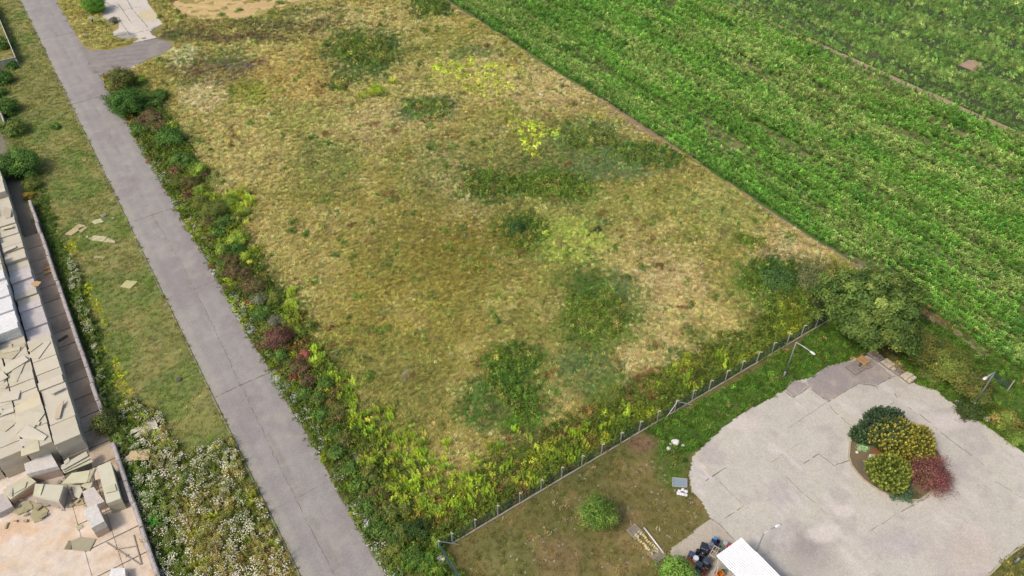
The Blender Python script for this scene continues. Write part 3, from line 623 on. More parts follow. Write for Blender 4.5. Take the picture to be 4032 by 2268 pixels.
# fringe weeds beside road and by fence
def fringe(X, Y):
    n = fbm(X, Y, 2.5, 141); return (((X < 15.8+4*(n-.5)) & (Y < 142)) | (Y < 40+6*(n-.5))) & ~inpoly(*proj(X, Y), SPUR)
p = rnd(9.7, 72, 35.0, 144, 5.5, fringe)
n = fbm(p[:, 0], p[:, 1], 3, 143)
C = mixc(mixc(np.tile(np.array(A(88, 104, 40)), (len(p), 1)), A(122, 134, 44), ss(.5, .7, n)), A(120, 88, 58), ss(.62, .72, fbm(p[:, 0], p[:, 1], 2.5, 145))*.7)
scatter('thicket_undergrowth', 'dense mixed green and brown undergrowth beside the road and fence', 'undergrowth', p, farscale(p)*rng.uniform(.8, 1.9, len(p)), jitter(C*KT, .22, .08), WD, zs=1.3)
# white roadside flowers
p = rnd(9.5, 11.6, 33, 135, 14, lambda X, Y: rng.random(len(X)) < ss(.38, .6, fbm(X, Y, 3.0, 147))*(1-ss(10.3, 11.6, X)))
scatter('roadside_leaves', 'low green plants fringing the right edge of the road', 'plants', p, rng.uniform(.6, 1.1, len(p)), jitter(np.tile(np.array(A(84, 108, 46))*KT, (len(p), 1))), WD)
k = rng.random(len(p)) < .55
scatter('roadside_flowers', 'white daisies in a narrow band along the road edge', 'flowers', p[k], rng.uniform(.5, 1.0, k.sum()), jitter(np.full((k.sum(), 3), .7), .05, .02), FW)
p = rnd(9.1, 9.95, 33, 200, 5, lambda X, Y: (rng.random(len(X)) < ss(.45, .6, fbm(X, Y, 1.6, 148))) & ~inpoly(*proj(X, Y), SPUR), z=.04)
scatter('road_edge_tufts', 'grass tufts creeping over the right edge of the asphalt', 'grass', p, rng.uniform(.35, .8, len(p)), jitter(np.tile(np.array(A(104, 118, 56))*KT, (len(p), 1))), GR+WD[:1])
p = rnd(2.55, 3.0, 33, 215, 7, lambda X, Y: rng.random(len(X)) < ss(.42, .6, fbm(X, Y, 1.2, 149)), z=.04)
scatter('kerb_tufts', 'grass tufts growing along the left kerb of the road', 'grass', p, farscale(p)*rng.uniform(.3, .7, len(p)), jitter(np.tile(np.array(A(112, 112, 54))*KT*.8, (len(p), 1))), GR)
# flower field lower left
FP = [(330, 1000), (400, 1040), (435, 1110), (470, 1145), (540, 1125), (580, 1105), (650, 1250), (745, 1460), (400, 1460), (372, 1400), (330, 1270), (300, 1150), (268, 1060), (262, 960), (215, 760), (195, 660), (180, 640), (172, 700), (235, 900), (240, 1000), (270, 1080)]
def infp(X, Y): px, py = proj(X, Y); return inpoly(px+20*(fbm(X, Y, 2, 151)-.5), py+20*(fbm(X, Y, 2, 152)-.5), FP)
p = rnd(-8, 2.7, 30, 125, 11, infp)
n = fbm(p[:, 0], p[:, 1], 4, 153); C = mixc(np.tile(np.array(A(104, 112, 50)), (len(p), 1)), A(144, 134, 76), ss(.4, .6, n)*.9)
C = mixc(C, A(140, 150, 40), ss(.6, .72, fbm(p[:, 0], p[:, 1], 2, 154))*.7); C = mixc(C, A(84, 112, 44), (1-ss(-6.2, -4.5, p[:, 0]))*.7)
scatter('flower_field_stalks', 'tangled green stalks of the flower patch left of the road', 'plants', p, rng.uniform(.8, 1.5, len(p)), jitter(C*KT, .2), WD+LM[:1], zs=1.25)
dn = rng.random(len(p)) < .36*ss(.3, .58, fbm(p[:, 0], p[:, 1], 2.5, 156))+.07
q_ = p[dn].copy(); q_[:, 2] += .1
scatter('flower_field_blooms', 'masses of small white blooms over the patch left of the road', 'flowers', q_, rng.uniform(.7, 1.2, len(q_)), jitter(np.tile(np.array(A(236, 232, 206)), (len(q_), 1))*1.25, .1, .03), FW, zs=1.4)
# dark green weeds at the foot of the wall
p = rnd(-8.0, -5.2, 30, 122, 8, lambda X, Y: X < -6.6+1.6*fbm(X, Y, 3, 161))
scatter('wall_foot_weeds', 'dark green weeds along the foot of the long concrete wall', 'weeds', p, rng.uniform(.7, 1.4, len(p)), jitter(np.tile(np.array(A(74, 96, 38))*KT, (len(p), 1))), WD)
p = rnd(-6.6, -4.6, 66, 108, 5, lambda X, Y: rng.random(len(X)) < ss(.45, .6, fbm(X, Y, 4, 165)))
scatter('yellow_wall_weeds', 'yellow green flowering weeds in a line parallel to the wall', 'weeds', p, rng.uniform(.6, 1.1, len(p)), jitter(np.tile(np.array(A(168, 172, 40))*KT, (len(p), 1))), WD)
# short grass
p = rnd(-8, 2.8, 42, 225, 6.5, lambda X, Y: ~infp(X, Y))
scatter('verge_grass', 'short mown olive grass on the verge left of the road', 'grass', p, farscale(p)*rng.uniform(.8, 1.4, len(p)), jitter(kinds(verge_rgb, p)*1.75*np.array([1, 1.05, 1]), .17, .06), SH)
p = rnd(9.9, 20, 150, 225, 3, lambda X, Y: inpoly(*proj(X, Y), [(145, -20), (170, 30), (222, 122), (270, 124), (325, 112), (335, 104), (290, 98), (262, 50), (235, -20)]))
scatter('junction_grass', 'short grass between the road and the pale concrete apron', 'grass', p, farscale(p)*rng.uniform(.8, 1.5, len(p)), jitter(kinds(verge_rgb, p)*1.75*np.array([1, 1.05, 1]), .17), SH)
YP = [tuple(w) for w in YARD]
notyard = lambda X, Y: ~inpoly(*[a+6*(fbm(X, Y, .8, 171)-.5) for a in proj(X, Y)], YP)
p = rnd(14.8, 90, -5, 34.4, 7, notyard)
C = kinds(lawn_rgb, p); px, py = proj(p[:, 0], p[:, 1])
rank = inpoly(px, py, [(1600, 1075), (1745, 1020), (1990, 880), (2060, 815), (2110, 780), (2200, 880), (2100, 930), (1980, 985), (1740, 1150), (1690, 1180), (1650, 1120)]) | (px > 2240)
scatter('lawn_grass', 'short worn olive grass between the fence and the yard', 'grass', p[~rank], rng.uniform(.7, 1.3, (~rank).sum()), jitter(C[~rank]*1.85, .16, .06), SH)
scatter('rank_grass', 'lush green grass and weeds around the concrete yard', 'grass', p[rank], rng.uniform(.6, 1.3, rank.sum()), jitter(C[rank]*KT*1.15, .25, .07), GR+WD[:2])
p = rnd(15, 90, -5, 35, 6, lambda X, Y: notyard(X, Y) & ((inpatch(X, Y, [(2460, 1070, 90, 70), (2360, 950, 70, 60), (1700, 1060, 40, 14), (1960, 900, 60, 14)]) > .4)))
scatter('yard_edge_weeds', 'taller dark weeds behind the right side of the yard', 'weeds', p, rng.uniform(.8, 1.6, len(p)), jitter(np.tile(np.array(A(84, 110, 38))*KT, (len(p), 1))), WD, zs=1.3)
p = rnd(9.9, 15.5, 26, 36, 7)
scatter('corner_weeds', 'tall green weeds outside the fence corner beside the road', 'weeds', p, rng.uniform(.9, 1.7, len(p)), jitter(np.tile(np.array(A(92, 118, 42))*KT, (len(p), 1))), WD+LM[:1], zs=1.2)
# straw tufts and tiny white flowers on the lawn
p = np.array([G(x, y) for x, y in [(1352, 1352), (1380, 1345), (1372, 1340), (1268, 1305), (1390, 1240), (1425, 1275), (1395, 1268), (1410, 1280), (1422, 1310), (1440, 1310), (1495, 1175), (1493, 1180), (1480, 1255), (1530, 1100), (1550, 1090), (1590, 1320), (1655, 1335), (1660, 1180), (1560, 1410), (1630, 1400)]])
scatter('straw_tufts', 'small pale dead grass tufts dotted on the worn lawn', 'grass', p, rng.uniform(.6, 1.1, len(p)), jitter(np.tile(np.array(A(222, 204, 150))*1.3, (len(p), 1)), .05), GR)
p = rnd(16, 60, 10, 34, .5, lambda X, Y: notyard(X, Y) & (fbm(X, Y, 5, 175) > .5))
scatter('lawn_daisies', 'scattered tiny white daisies in the lawn', 'flowers', p, rng.uniform(.25, .5, len(p)), np.full((len(p), 3), .7), FW, zs=.6)
# maize and far crop, sown in rows that run along the road direction
def rowsnap(X, sp): return np.round(X/sp)*sp+rng.normal(0, .09, len(X))
p = rnd(83.2, 133.6, -10, 215, 13, lambda X, Y: (X > maize_edge(Y)+.5) & (rng.random(len(X)) > .8*ss(.56, .68, fbm(X*2.2, Y*.28, 5, 71))))
p[:, 0] = rowsnap(p[:, 0], 1.1)
n = fbm(p[:, 0]*1.3, p[:, 1]*.5, 7, 181); DITH = True
C = mixc(np.tile(np.array(A(102, 152, 56)), (len(p), 1)), A(136, 164, 82), ss(.4, .65, n)*.7)
C = mixc(C, A(84, 138, 50), (1-ss(0, 4.5, p[:, 0]-NE_EDGE+2*(n-.5)))*.6); C = mixc(C, A(78, 132, 48), ss(.6, .74, fbm(p[:, 0], p[:, 1], 5, 183))*.6)
C = mixc(C, A(140, 164, 84), np.full(len(p), .06)); DITH = False
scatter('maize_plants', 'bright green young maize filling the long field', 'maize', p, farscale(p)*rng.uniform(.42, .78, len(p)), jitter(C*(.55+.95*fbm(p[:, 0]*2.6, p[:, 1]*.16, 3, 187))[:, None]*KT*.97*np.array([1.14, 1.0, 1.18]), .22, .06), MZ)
TRAM = [138.6, 140.8, 152.5, 154.6, 166.5, 168.6, 180, 182, 194]
def tram(X): return np.minimum.reduce([abs(X-t_) for t_ in TRAM]) < .7
p = rnd(135.7, 230, -20, 215, 8.5, lambda X, Y: ~(tram(X) & (rng.random(len(X)) < .96)) & (rng.random(len(X)) > .6*ss(.6, .7, fbm(X*1.6, Y*.15, 5, 190))) & ~(ell(*[a+30*(fbm(X, Y, 3, 89)-.5) for a in proj(X, Y)], 2430, 168, 36, 12, .3) > .5))
p[:, 0] = np.round(p[:, 0]/1.25)*1.25+rng.normal(0, .2, len(p))
n = fbm(p[:, 0]*1.6, p[:, 1]*.6, 2.4, 191); DITH = True
C = mixc(np.tile(np.array(A(92, 124, 58)), (len(p), 1)), A(120, 142, 74), ss(.42, .62, n)*.6); C = mixc(C, A(74, 104, 52), ss(.55, .7, fbm(p[:, 0]*1.5, p[:, 1]*.4, 6, 193))*.5); DITH = False
scatter('far_crop_plants', 'dusky green leafy crop rows beyond the earth track', 'crop', p, farscale(p)*rng.uniform(.55, 1.15, len(p)), jitter(C*KT*1.12*np.array([1.05, .99, 1.08]), .27, .06), WD+LF[:1], zs=1.7)

# ---------------------------------------------------------------- shrubs and trees
ORD = lambda n: str(n)+({1: 'st', 2: 'nd', 3: 'rd'}.get(n % 10, 'th') if n % 100 not in (11, 12, 13) else 'th')
def crown_mesh(name, R, H, cols, n, leaf, clumps=None, style='leaf', tip=None, seed=0, z0=.0, flat=1.0):
    r = np.random.default_rng(seed); K = clumps or max(14, int(min(R*R*9, 60+R*R*4)))
    a = r.uniform(0, 2*np.pi, K); e = np.arcsin(r.uniform(-.25, 1, K)); q_ = r.uniform(.55, 1.0, K)**.7
    a = np.arange(K)*2.39996+r.normal(0, .25, K); e = np.arcsin(np.clip(np.linspace(-.3, .99, K)+r.normal(0, .06, K), -1, 1)); q_ = np.where(r.random(K) < .8, r.uniform(.78, 1.02, K), q_)
    if style == 'plume': a = np.arange(K)*2.39996+r.normal(0, .1, K); e = np.arcsin(np.clip(np.linspace(-.35, .99, K)+r.normal(0, .02, K), -1, 1)); q_ = r.uniform(.86, 1.0, K)
    lob = 1+(.4 if style == 'plume' else 1)*(.16*np.sin(a*3+seed)+.12*np.sin(a*5+2*seed)+.1*np.sin(e*6+a*2))
    d = np.stack([np.cos(a)*np.cos(e), np.sin(a)*np.cos(e), np.sin(e)], 1)
    hz = H*.56 if z0 == 0 else (H-z0)*.5
    ctr = np.array([0, 0, H-hz]); cc = d*np.array([R, R, hz])[None]*(q_*lob)[:, None]*.88+ctr
    cc[:, 2] = np.maximum(cc[:, 2], .08*H)
    ci = r.integers(0, K, n); cs = min(.75, .30*R+.05) if style == 'leaf' else .0
    cb = np.exp(r.normal(0, .2, K)); ch = r.integers(0, len(cols), K)
    cols = np.array(cols)
    if style == 'plume':
        t = r.random(n); dirs = d[ci]*.8+np.array([0, 0, .75]); dirs /= np.linalg.norm(dirs, axis=1)[:, None]
        pl = .34*min(R, 1.6); off = r.normal(0, 1, (n, 3))*(.085*(1.15-t))[:, None]*min(R, 1.6)
        p = cc[ci]+dirs*(pl*(t-.5))[:, None]+off
        nrm = off/np.maximum(np.linalg.norm(off, axis=1), 1e-3)[:, None]+dirs*.5+r.normal(0, .25, (n, 3))
        tt = .85*t[:, None]**1.6; Cc = cols[ch[ci]]*(1-tt)+np.array(tip)*tt
    else:
        off = r.normal(0, 1, (n, 3))*np.array([1, 1, .62])*cs*.5
        p = cc[ci]+off; nrm = (p-ctr)/np.array([R, R, hz]); nrm += off/cs*.8+r.normal(0, .55, (n, 3))+np.array([0, 0, .35])
        Cc = cols[ch[ci]]
        if tip is not None:
            o = ss(.75, 1.1, np.linalg.norm((p-ctr)/np.array([R, R, hz]), axis=1))*(r.random(n) < .6); Cc = mixc(Cc, tip, o)
    p[:, 2] = np.maximum(p[:, 2], .03)
    nrm /= np.linalg.norm(nrm, axis=1)[:, None]; t1 = np.cross(nrm, r.normal(0, 1, (n, 3))); t1 /= np.linalg.norm(t1, axis=1)[:, None]; b1 = np.cross(nrm, t1)
    s = leaf*r.uniform(.55, 1.3, n)[:, None]
    inner = r.random(n) < (.28 if style == 'plume' else .2)
    u_ = r.normal(0, 1, (n, 3)); u_ /= np.linalg.norm(u_, axis=1)[:, None]; u_ *= (r.random(n)**.4*.82)[:, None]
    p = np.where(inner[:, None], u_*np.array([R, R, hz])+ctr, p); p[:, 2] = np.maximum(p[:, 2], .03); s = np.where(inner[:, None], s*1.7, s)
    Cc = np.where(inner[:, None], cols[0], Cc)
    V = np.stack([p-t1*s, p-b1*s*.5, p+t1*s-nrm*s*.25, p+b1*s*.5], 1).reshape(-1, 3)
    F = np.arange(4*n).reshape(n, 4)
    Cc = Cc*(cb[ci]*np.exp(r.normal(0, .14, n)))[:, None]*2.0
    Cc = Cc*.86+Cc.mean(1, keepdims=True)*.14
    return newmesh(name, V, F, M['leaf'], np.repeat(np.clip(Cc, 0, .9), 4, 0)), cc
def shrub(name, label, cat, cx, cy, rpx, cols, hf=1.1, n=None, leaf=.1, style='leaf', tip=None, group=None, trunk='stem', z0=0, nst=5, k=1.0, height=None):
    R = rpx*1.5652/ppm(cx, cy); H = height or R*hf
    x, y, _ = G(cx, cy, H*.45)
    t = thing(name, label, cat, (x, y, 0), 0, group)
    sd_ = int(cx*7+cy*13) % 9973
    n = n or int(min(12000, 340*R*R*4*k*(.1/leaf)**1.2)+200)
    me, cc = crown_mesh('crown', R, H, cols, n, leaf, style=style, tip=tip, seed=sd_, z0=z0, clumps=None if style == 'leaf' else int(34*R*R+40))
    link('crown' if trunk == 'trunk' else 'foliage', me, t)
    m = MB()
    if trunk == 'trunk':
        rr = .03*H+.03; m.tube([(0, 0, -.05), (.03, .02, H*.25), (0, 0, H*.6)], [rr, rr*.8, rr*.4])
    for i in range(nst):
        c = cc[(i*7) % len(cc)]; b0 = (0, 0, H*.2) if trunk == 'trunk' else (c[0]*.12, c[1]*.12, -.03)
        m.tube([b0, (c[0]*.45, c[1]*.45, max(c[2]*.6, .1)), tuple(c)], [.02*R+.012, .014*R+.008, .006], 4)
    m.build(trunk, M['bark'], t); return t
G1 = [A(88, 120, 42), A(76, 108, 40), A(100, 128, 46)]; G2 = [A(70, 108, 38), A(86, 122, 42)]; G3 = [A(120, 128, 46), A(98, 112, 42)]; G4 = [A(140, 160, 44), A(118, 142, 40)]
BR = [A(116, 92, 64), A(106, 98, 56), A(98, 92, 52)]; RD = [A(116, 76, 64), A(104, 74, 56), A(100, 88, 58)]; PK = [A(160, 92, 78), A(140, 84, 66)]; OB = [A(112, 98, 52), A(98, 104, 46)]; GY = [A(128, 128, 104), A(108, 112, 84)]; LG = [A(168, 184, 44), A(150, 172, 46)]
THICK = [(300, 200, 36, 'olive', G3+OB), (318, 258, 48, 'vivid green', G2), (372, 262, 30, 'dark green', G1), (378, 298, 30, 'red brown', BR), (352, 325, 20, 'green', G1), (404, 318, 28, 'brown green', OB), (428, 345, 36, 'vivid green', G2+G1[:1]), (432, 318, 18, 'lime', LG), (398, 240, 24, 'green', G1),
 (455, 400, 26, 'green', G1), (440, 432, 16, 'rusty', PK+BR), (476, 408, 20, 'dark green', G2), (497, 428, 24, 'lime', G4), (513, 440, 14, 'red brown', RD), (452, 455, 22, 'olive', G3), (480, 460, 24, 'olive', OB), (470, 495, 14, 'red brown', RD), (502, 478, 18, 'lime', G4), (500, 510, 26, 'green', G3), (540, 528, 34, 'olive', G3), (575, 512, 26, 'lime', G4), (525, 560, 24, 'olive', OB), (565, 560, 26, 'green', G1), (590, 550, 20, 'olive', G3), (546, 588, 22, 'dark green', G2), (600, 600, 26, 'lime', G4+LG), (562, 628, 24, 'green', G1+G4), (598, 628, 20, 'vivid green', G2), (530, 600, 13, 'red brown', RD), (580, 655, 24, 'brown green', OB+BR), (612, 645, 18, 'lime', LG), (628, 660, 9, 'yellow green', [A(196, 200, 44)]), (585, 685, 26, 'brown', BR+OB), (560, 660, 16, 'green', G1), (615, 690, 20, 'red brown', BR), (640, 720, 30, 'brown', BR+OB), (612, 715, 20, 'brown green', OB), (652, 752, 22, 'grey green', GY+G1[:1]), (622, 762, 14, 'rusty', PK), (655, 790, 26, 'green', G1), (690, 745, 22, 'olive', G3), (735, 760, 16, 'lime', LG), (690, 810, 22, 'grey green', GY), (702, 848, 38, 'red brown', RD), (672, 830, 20, 'olive', G3), (745, 830, 14, 'lime', LG), (780, 820, 18, 'green', G3), (705, 895, 22, 'vivid green', G1), (765, 893, 18, 'pinkish red', PK), (755, 925, 26, 'brown', BR), (738, 948, 15, 'red', [A(150, 66, 54), A(120, 60, 50)]), (775, 960, 24, 'dark brown', BR), (795, 905, 16, 'lime', LG), (730, 915, 18, 'brown green', OB), (765, 990, 24, 'green', G1), (800, 1000, 22, 'green', G1+OB), (820, 960, 24, 'green', G1+G4), (850, 1040, 26, 'olive', OB+G3), (810, 1045, 24, 'green', G1), (840, 1090, 24, 'green', G1+G3), (870, 1110, 24, 'olive', OB), (845, 1135, 26, 'green', G1), (898, 1160, 17, 'grey twiggy', GY), (880, 1180, 24, 'green', G1), (930, 1190, 28, 'olive', G3), (905, 1220, 26, 'green', G1), (950, 1240, 30, 'olive', G3+OB), (925, 1275, 28, 'green', G1), (975, 1290, 30, 'olive', G3), (950, 1330, 32, 'green', G1), (1000, 1345, 34, 'green', G1+G3), (1050, 1330, 34, 'dark green', [A(66, 92, 36), A(76, 104, 38)]), (985, 1395, 34, 'olive', G3), (1040, 1400, 32, 'green', G1+G3), (1080, 1420, 26, 'vivid green', G2+G4), (350, 200, 16, 'lime', G4), (1020, 1280, 26, 'olive', G3)]
cnt = {}
for (x, y, r_, w, cs) in THICK:
    cnt[w] = cnt.get(w, 0)+1
    tot = sum(1 for t_ in THICK if t_[3] == w)
    lab = '%s shrub in the roadside thicket, %s %s one from the road junction' % (w, ORD(cnt[w]), w) if tot > 1 else 'only %s shrub in the thicket along the right of the road' % w
    big = r_ > 45 or (x == 300)
    if (x, y) == (318, 258): lab = 'large vivid green bush at the road edge just below the junction'
    if (x, y) == (300, 200): lab = 'tall olive bush at the corner of the side road and main road'
    shrub('shrub', lab, 'shrub', x, y, r_, cs, hf=1.35 if big else rng.uniform(.75, 1.1), leaf=.13 if y < 450 else .085, group='shrubs of the roadside thicket', nst=4)
# bushes on the left edge
for x, y, r_, cs, lab, hf in [(4, 196, 26, G2, 'dark bush at the left frame edge below the fence corner', 1.2), (14, 268, 30, G1+G2, 'green bush second below the fence corner, touching the left edge', 1.2), (32, 322, 32, G3+G1, 'olive green bush between two darker bushes at the left edge', 1.0), (46, 412, 55, G2+G1, 'largest dark green bush at the top of the stacked boards', 1.1), (0, 232, 16, G1, 'small bush half cut by the left frame edge', 1.0), (80, 462, 22, G3, 'small olive shrub at the end of the long wall', 1.2), (72, 493, 14, [A(166, 140, 40), A(130, 120, 44)], 'yellow shrub just beyond the end of the long wall', .9), (138, 319, 12, G1, 'single small tuft bush alone on the mown verge', .8), (30, 165, 14, G2, 'small dark shrub in the fence corner', 1.2), (8, 110, 22, G1, 'green shrub behind the fence at the top left', 1.0),
                          (268, 1062, 38, [A(70, 88, 40), A(96, 104, 44)], 'dark bush leaning over the gap in the long wall', 1.3), (394, 1310, 22, [A(64, 128, 34)], 'vivid green shrub among the white flowers near the wall', .9), (237, 12, 28, [A(104, 150, 30), A(84, 126, 28)], 'bright green bush at the corner of the pale apron', 1.5), (284, 52, 12, GY, 'grey dead shrub on the edge of the pale apron', 1.0), (1500, 1298, 49, [A(98, 134, 34), A(122, 150, 40)], None, 1.5), (2185, 1128, 22, None, None, 1),
                          (1700, 1436, 52, [A(96, 140, 36), A(112, 156, 40)], None, 1.5)]:
    if cs is None: continue
    if lab is None: continue
    shrub('shrub', lab, 'shrub', x, y, r_, cs, hf=hf, leaf=.13 if y < 460 else .09, nst=4)
shrub('small_tree', 'round young tree standing alone on the worn lawn', 'tree', 1506, 1296, 50, [A(98, 128, 40), A(122, 142, 46), A(84, 114, 36)], hf=1.55, leaf=.085, trunk='trunk', z0=.5, n=7000)
shrub('small_tree', 'bright green tree beside the containers at the bottom edge', 'tree', 1700, 1452, 52, [A(98, 134, 42), A(116, 148, 48)], hf=1.5, leaf=.1, trunk='trunk', z0=.4, n=6000)
# the big tree
shrub('walnut_tree', 'big spreading tree between the fence end and the stone pallets', 'tree', 2186, 788, 124, [A(84, 110, 42), A(102, 124, 46), A(70, 96, 36), A(112, 128, 50)], height=9.0, leaf=.19, trunk='trunk', z0=.7, n=60000, nst=14)
for x, y, r_, cs, lab, hf, lf in [(2268, 835, 58, [A(104, 116, 42), A(88, 104, 40)], 'olive bush against the lower right of the big tree', 1.2, .11), (2330, 885, 54, [A(92, 104, 40), A(118, 116, 46)], 'dark olive shrub right of the pallet row', 1.3, .1), (2388, 918, 56, [A(116, 128, 44), A(100, 116, 40), A(122, 124, 46)], 'yellowish shrub behind the pallet row', 1.3, .1), (2440, 966, 48, [A(104, 116, 44), A(92, 110, 40), A(116, 110, 46)], 'brownish shrub left of the right lamp post', 1.2, .1), (2345, 940, 34, [A(96, 110, 40)], 'low green shrub nearest the pallet with stone blocks', .7, .1), (2470, 1000, 30, [A(104, 112, 44), A(132, 108, 54), A(92, 108, 40)], 'rusty shrub behind the right lamp post', 1.2, .1), (2530, 1060, 36, [A(114, 132, 42), A(140, 126, 56)], 'green and orange shrub near the right frame edge', 1.1, .1), (2560, 1100, 30, [A(104, 128, 40)], 'green shrub cut by the right frame edge', .8, .1), (2440, 1030, 36, [A(66, 84, 34)], 'dark low shrub below the right lamp post', .6, .1),
                          (1960, 700, 46, [A(66, 98, 44), A(78, 110, 44)], 'darkest tall weed bush in the upper right meadow corner', .5, .13), (2040, 700, 40, [A(96, 104, 60), A(112, 116, 66)], 'greyish bush between the dark weeds and the big tree', .5, .12), (2075, 760, 36, [A(82, 98, 48)], 'grey green bush touching the left of the big tree', .7, .12), (1300, 572, 26, [A(62, 94, 40), A(74, 104, 40)], 'isolated dark bush in the middle of the meadow', .6, .11)]:
    shrub('shrub', lab, 'shrub', x, y, r_, cs, hf=hf, leaf=lf, nst=4)

# ---------------------------------------------------------------- planting island in the yard
pr = [P(x, y) for x, y in [(3420, 1664), (3368, 1700), (3346, 1745), (3341, 1800), (3352, 1835), (3375, 1866), (3400, 1892), (3430, 1915), (3460, 1933), (3490, 1947), (3525, 1962), (3560, 1972), (3620, 1972), (3670, 1935), (3705, 1880), (3705, 1800), (3660, 1730), (3590, 1680), (3500, 1650)]]
isl = tag(bpy.data.objects.new('planting_island', None), kind='structure'); col.objects.link(isl)
cx0 = sum(p_[0] for p_ in pr)/len(pr); cy0 = sum(p_[1] for p_ in pr)/len(pr)
m = MB(); m.prism([(p_[0], p_[1]) for p_ in pr], .0, .12, colr=A(128, 112, 84)); m.build('island_soil', M['stone'], isl)
for i in range(len(pr)):
    a, b = pr[i], pr[(i+1) % len(pr)]; d = math.hypot(b[0]-a[0], b[1]-a[1])
    MB().box(((a[0]+b[0])/2, (a[1]+b[1])/2, .11), (d*.98, .15, .22), math.atan2(b[1]-a[1], b[0]-a[0]), colr=A(190, 178, 156)).build('kerb_stone', M['stone'], isl)
def spotmesh(name, pts, z, c, parent): MB().prism([(P(*p_)[0], P(*p_)[1]) for p_ in pts], z-.05, z, colr=c).build(name, M['stone'], parent)
spotmesh('red_soil', [(3440, 1765), (3520, 1775), (3600, 1800), (3640, 1850), (3560, 1850), (3470, 1800), (3425, 1785)], .13, A(150, 98, 66), isl)
spotmesh('dark_soil', [(3365, 1815), (3420, 1820), (3415, 1880), (3385, 1860)], .135, A(118, 106, 92), isl)
GT = A(188, 168, 44)
for cx, cy, r_, lab, cs, tp, hf in [(2228, 1078, 62, 'dark green conifer at the back of the planting island', [A(46, 68, 42), A(56, 78, 46)], A(72, 96, 58), 1.15), (2166, 1094, 28, 'small dark green conifer at the left of the planting island', [A(48, 70, 40)], A(80, 106, 60), 1.0),
                                 (2245, 1098, 56, 'left half of the wide golden conifer pair in the planting island', [A(84, 96, 26), A(62, 82, 28)], GT, 1.25), (2298, 1112, 52, 'right half of the wide golden conifer pair, taller and yellower', [A(92, 100, 26), A(66, 84, 28)], GT, 1.25), (2236, 1188, 54, 'single round golden conifer at the front of the planting island', [A(80, 100, 26), A(62, 84, 26)], A(160, 160, 44), 1.15)]:
    shrub('conifer', lab, 'conifer', cx, cy, r_*1.1, cs, hf=hf*1.15, leaf=.085, style='plume', tip=tp, n=int(15000*(r_/56.)**2), nst=5)
shrub('red_shrub', 'dark red barberry shrub at the right of the planting island', 'shrub', 2338, 1190, 58, [A(110, 72, 58), A(124, 70, 66), A(98, 78, 54)], hf=1.0, leaf=.075, tip=A(160, 84, 92), n=9000)
shrub('juniper', 'low blue green juniper at the front edge of the island', 'shrub', 2268, 1238, 34, [A(72, 104, 72), A(84, 116, 78)], hf=.45, leaf=.06, n=3000)
shrub('succulent', 'pale mint green ground plant beside the small dark conifer', 'plant', 2171, 1125, 17, [A(142, 176, 124)], hf=.5, leaf=.06, n=900)
shrub('shrub', 'thin twiggy weeds at the bottom tip of the island', 'plant', 2300, 1245, 18, OB, hf=.4, leaf=.05, n=400)

def rock(name, label, x, y, r_, c, z=.05, sq=.6):
    import bmesh
    bm = bmesh.new(); bmesh.ops.create_icosphere(bm, subdivisions=2, radius=1); rr = np.random.default_rng(int(x*3+y))
    k = rr.normal(0, 1, (6, 3))
    for v in bm.verts:
        d = v.co.normalized(); f = 1+.12*sum(math.sin(3*d.dot(Vector(q_))) for q_ in k)/2; v.co = d*f*r_; v.co.z *= sq
    me = bpy.data.meshes.new(name); bm.to_mesh(me); bm.free()
    c4 = np.ones((len(me.vertices), 4), np.float32); c4[:, :3] = c; at = me.attributes.new('col', 'FLOAT_COLOR', 'POINT'); at.data.foreach_set('color', c4.ravel())
    me.materials.append(M['stone']); X, Y, _ = P(x, y)
    return link(name, me, None, (X, Y, z+r_*sq*.5), rr.random()*6, label=label, cat='rock')
WS = A(232, 228, 224)
rock('rock', 'white grey boulder in the island behind the front golden conifer', 3434, 1808, .42, A(205, 205, 212), .12)
rock('rock', 'small white stone at the left rim of the planting island', 3372, 1783, .16, WS, .12); rock('rock', 'small white stone on the red soil of the island', 3521, 1797, .12, WS, .12)
rock('rock', 'cream boulder in the weeds right of the yard', 3882, 1654, .45, A(214, 196, 170)); rock('rock', 'white boulder on the verge at the right frame edge', 4022, 1735, .6, WS)
rock('rock', 'largest white stone in the grass above the metal tray', 2661, 1744, .42, WS); rock('rock', 'oblong white stone left below the largest one', 2633, 1769, .25, WS); rock('rock', 'small pale stone above the oblong stone', 2641, 1751, .16, A(210, 204, 180)); rock('rock', 'pale stone right of the largest white stone', 2689, 1757, .2, WS); rock('rock', 'pinkish stone on the bare patch below the white stones', 2652, 1776, .15, A(206, 186, 180))
rock('rock', 'grey pale rock on the right yard verge', 3770, 1586, .3, A(190, 190, 176)); rock('rock', 'pale rubble stone beneath the right lamp post', 3816, 1622, .35, A(196, 188, 166))
rock('rock', 'round pale stone in the grass behind the pallet row', 3541, 1437, .22, A(206, 196, 170))

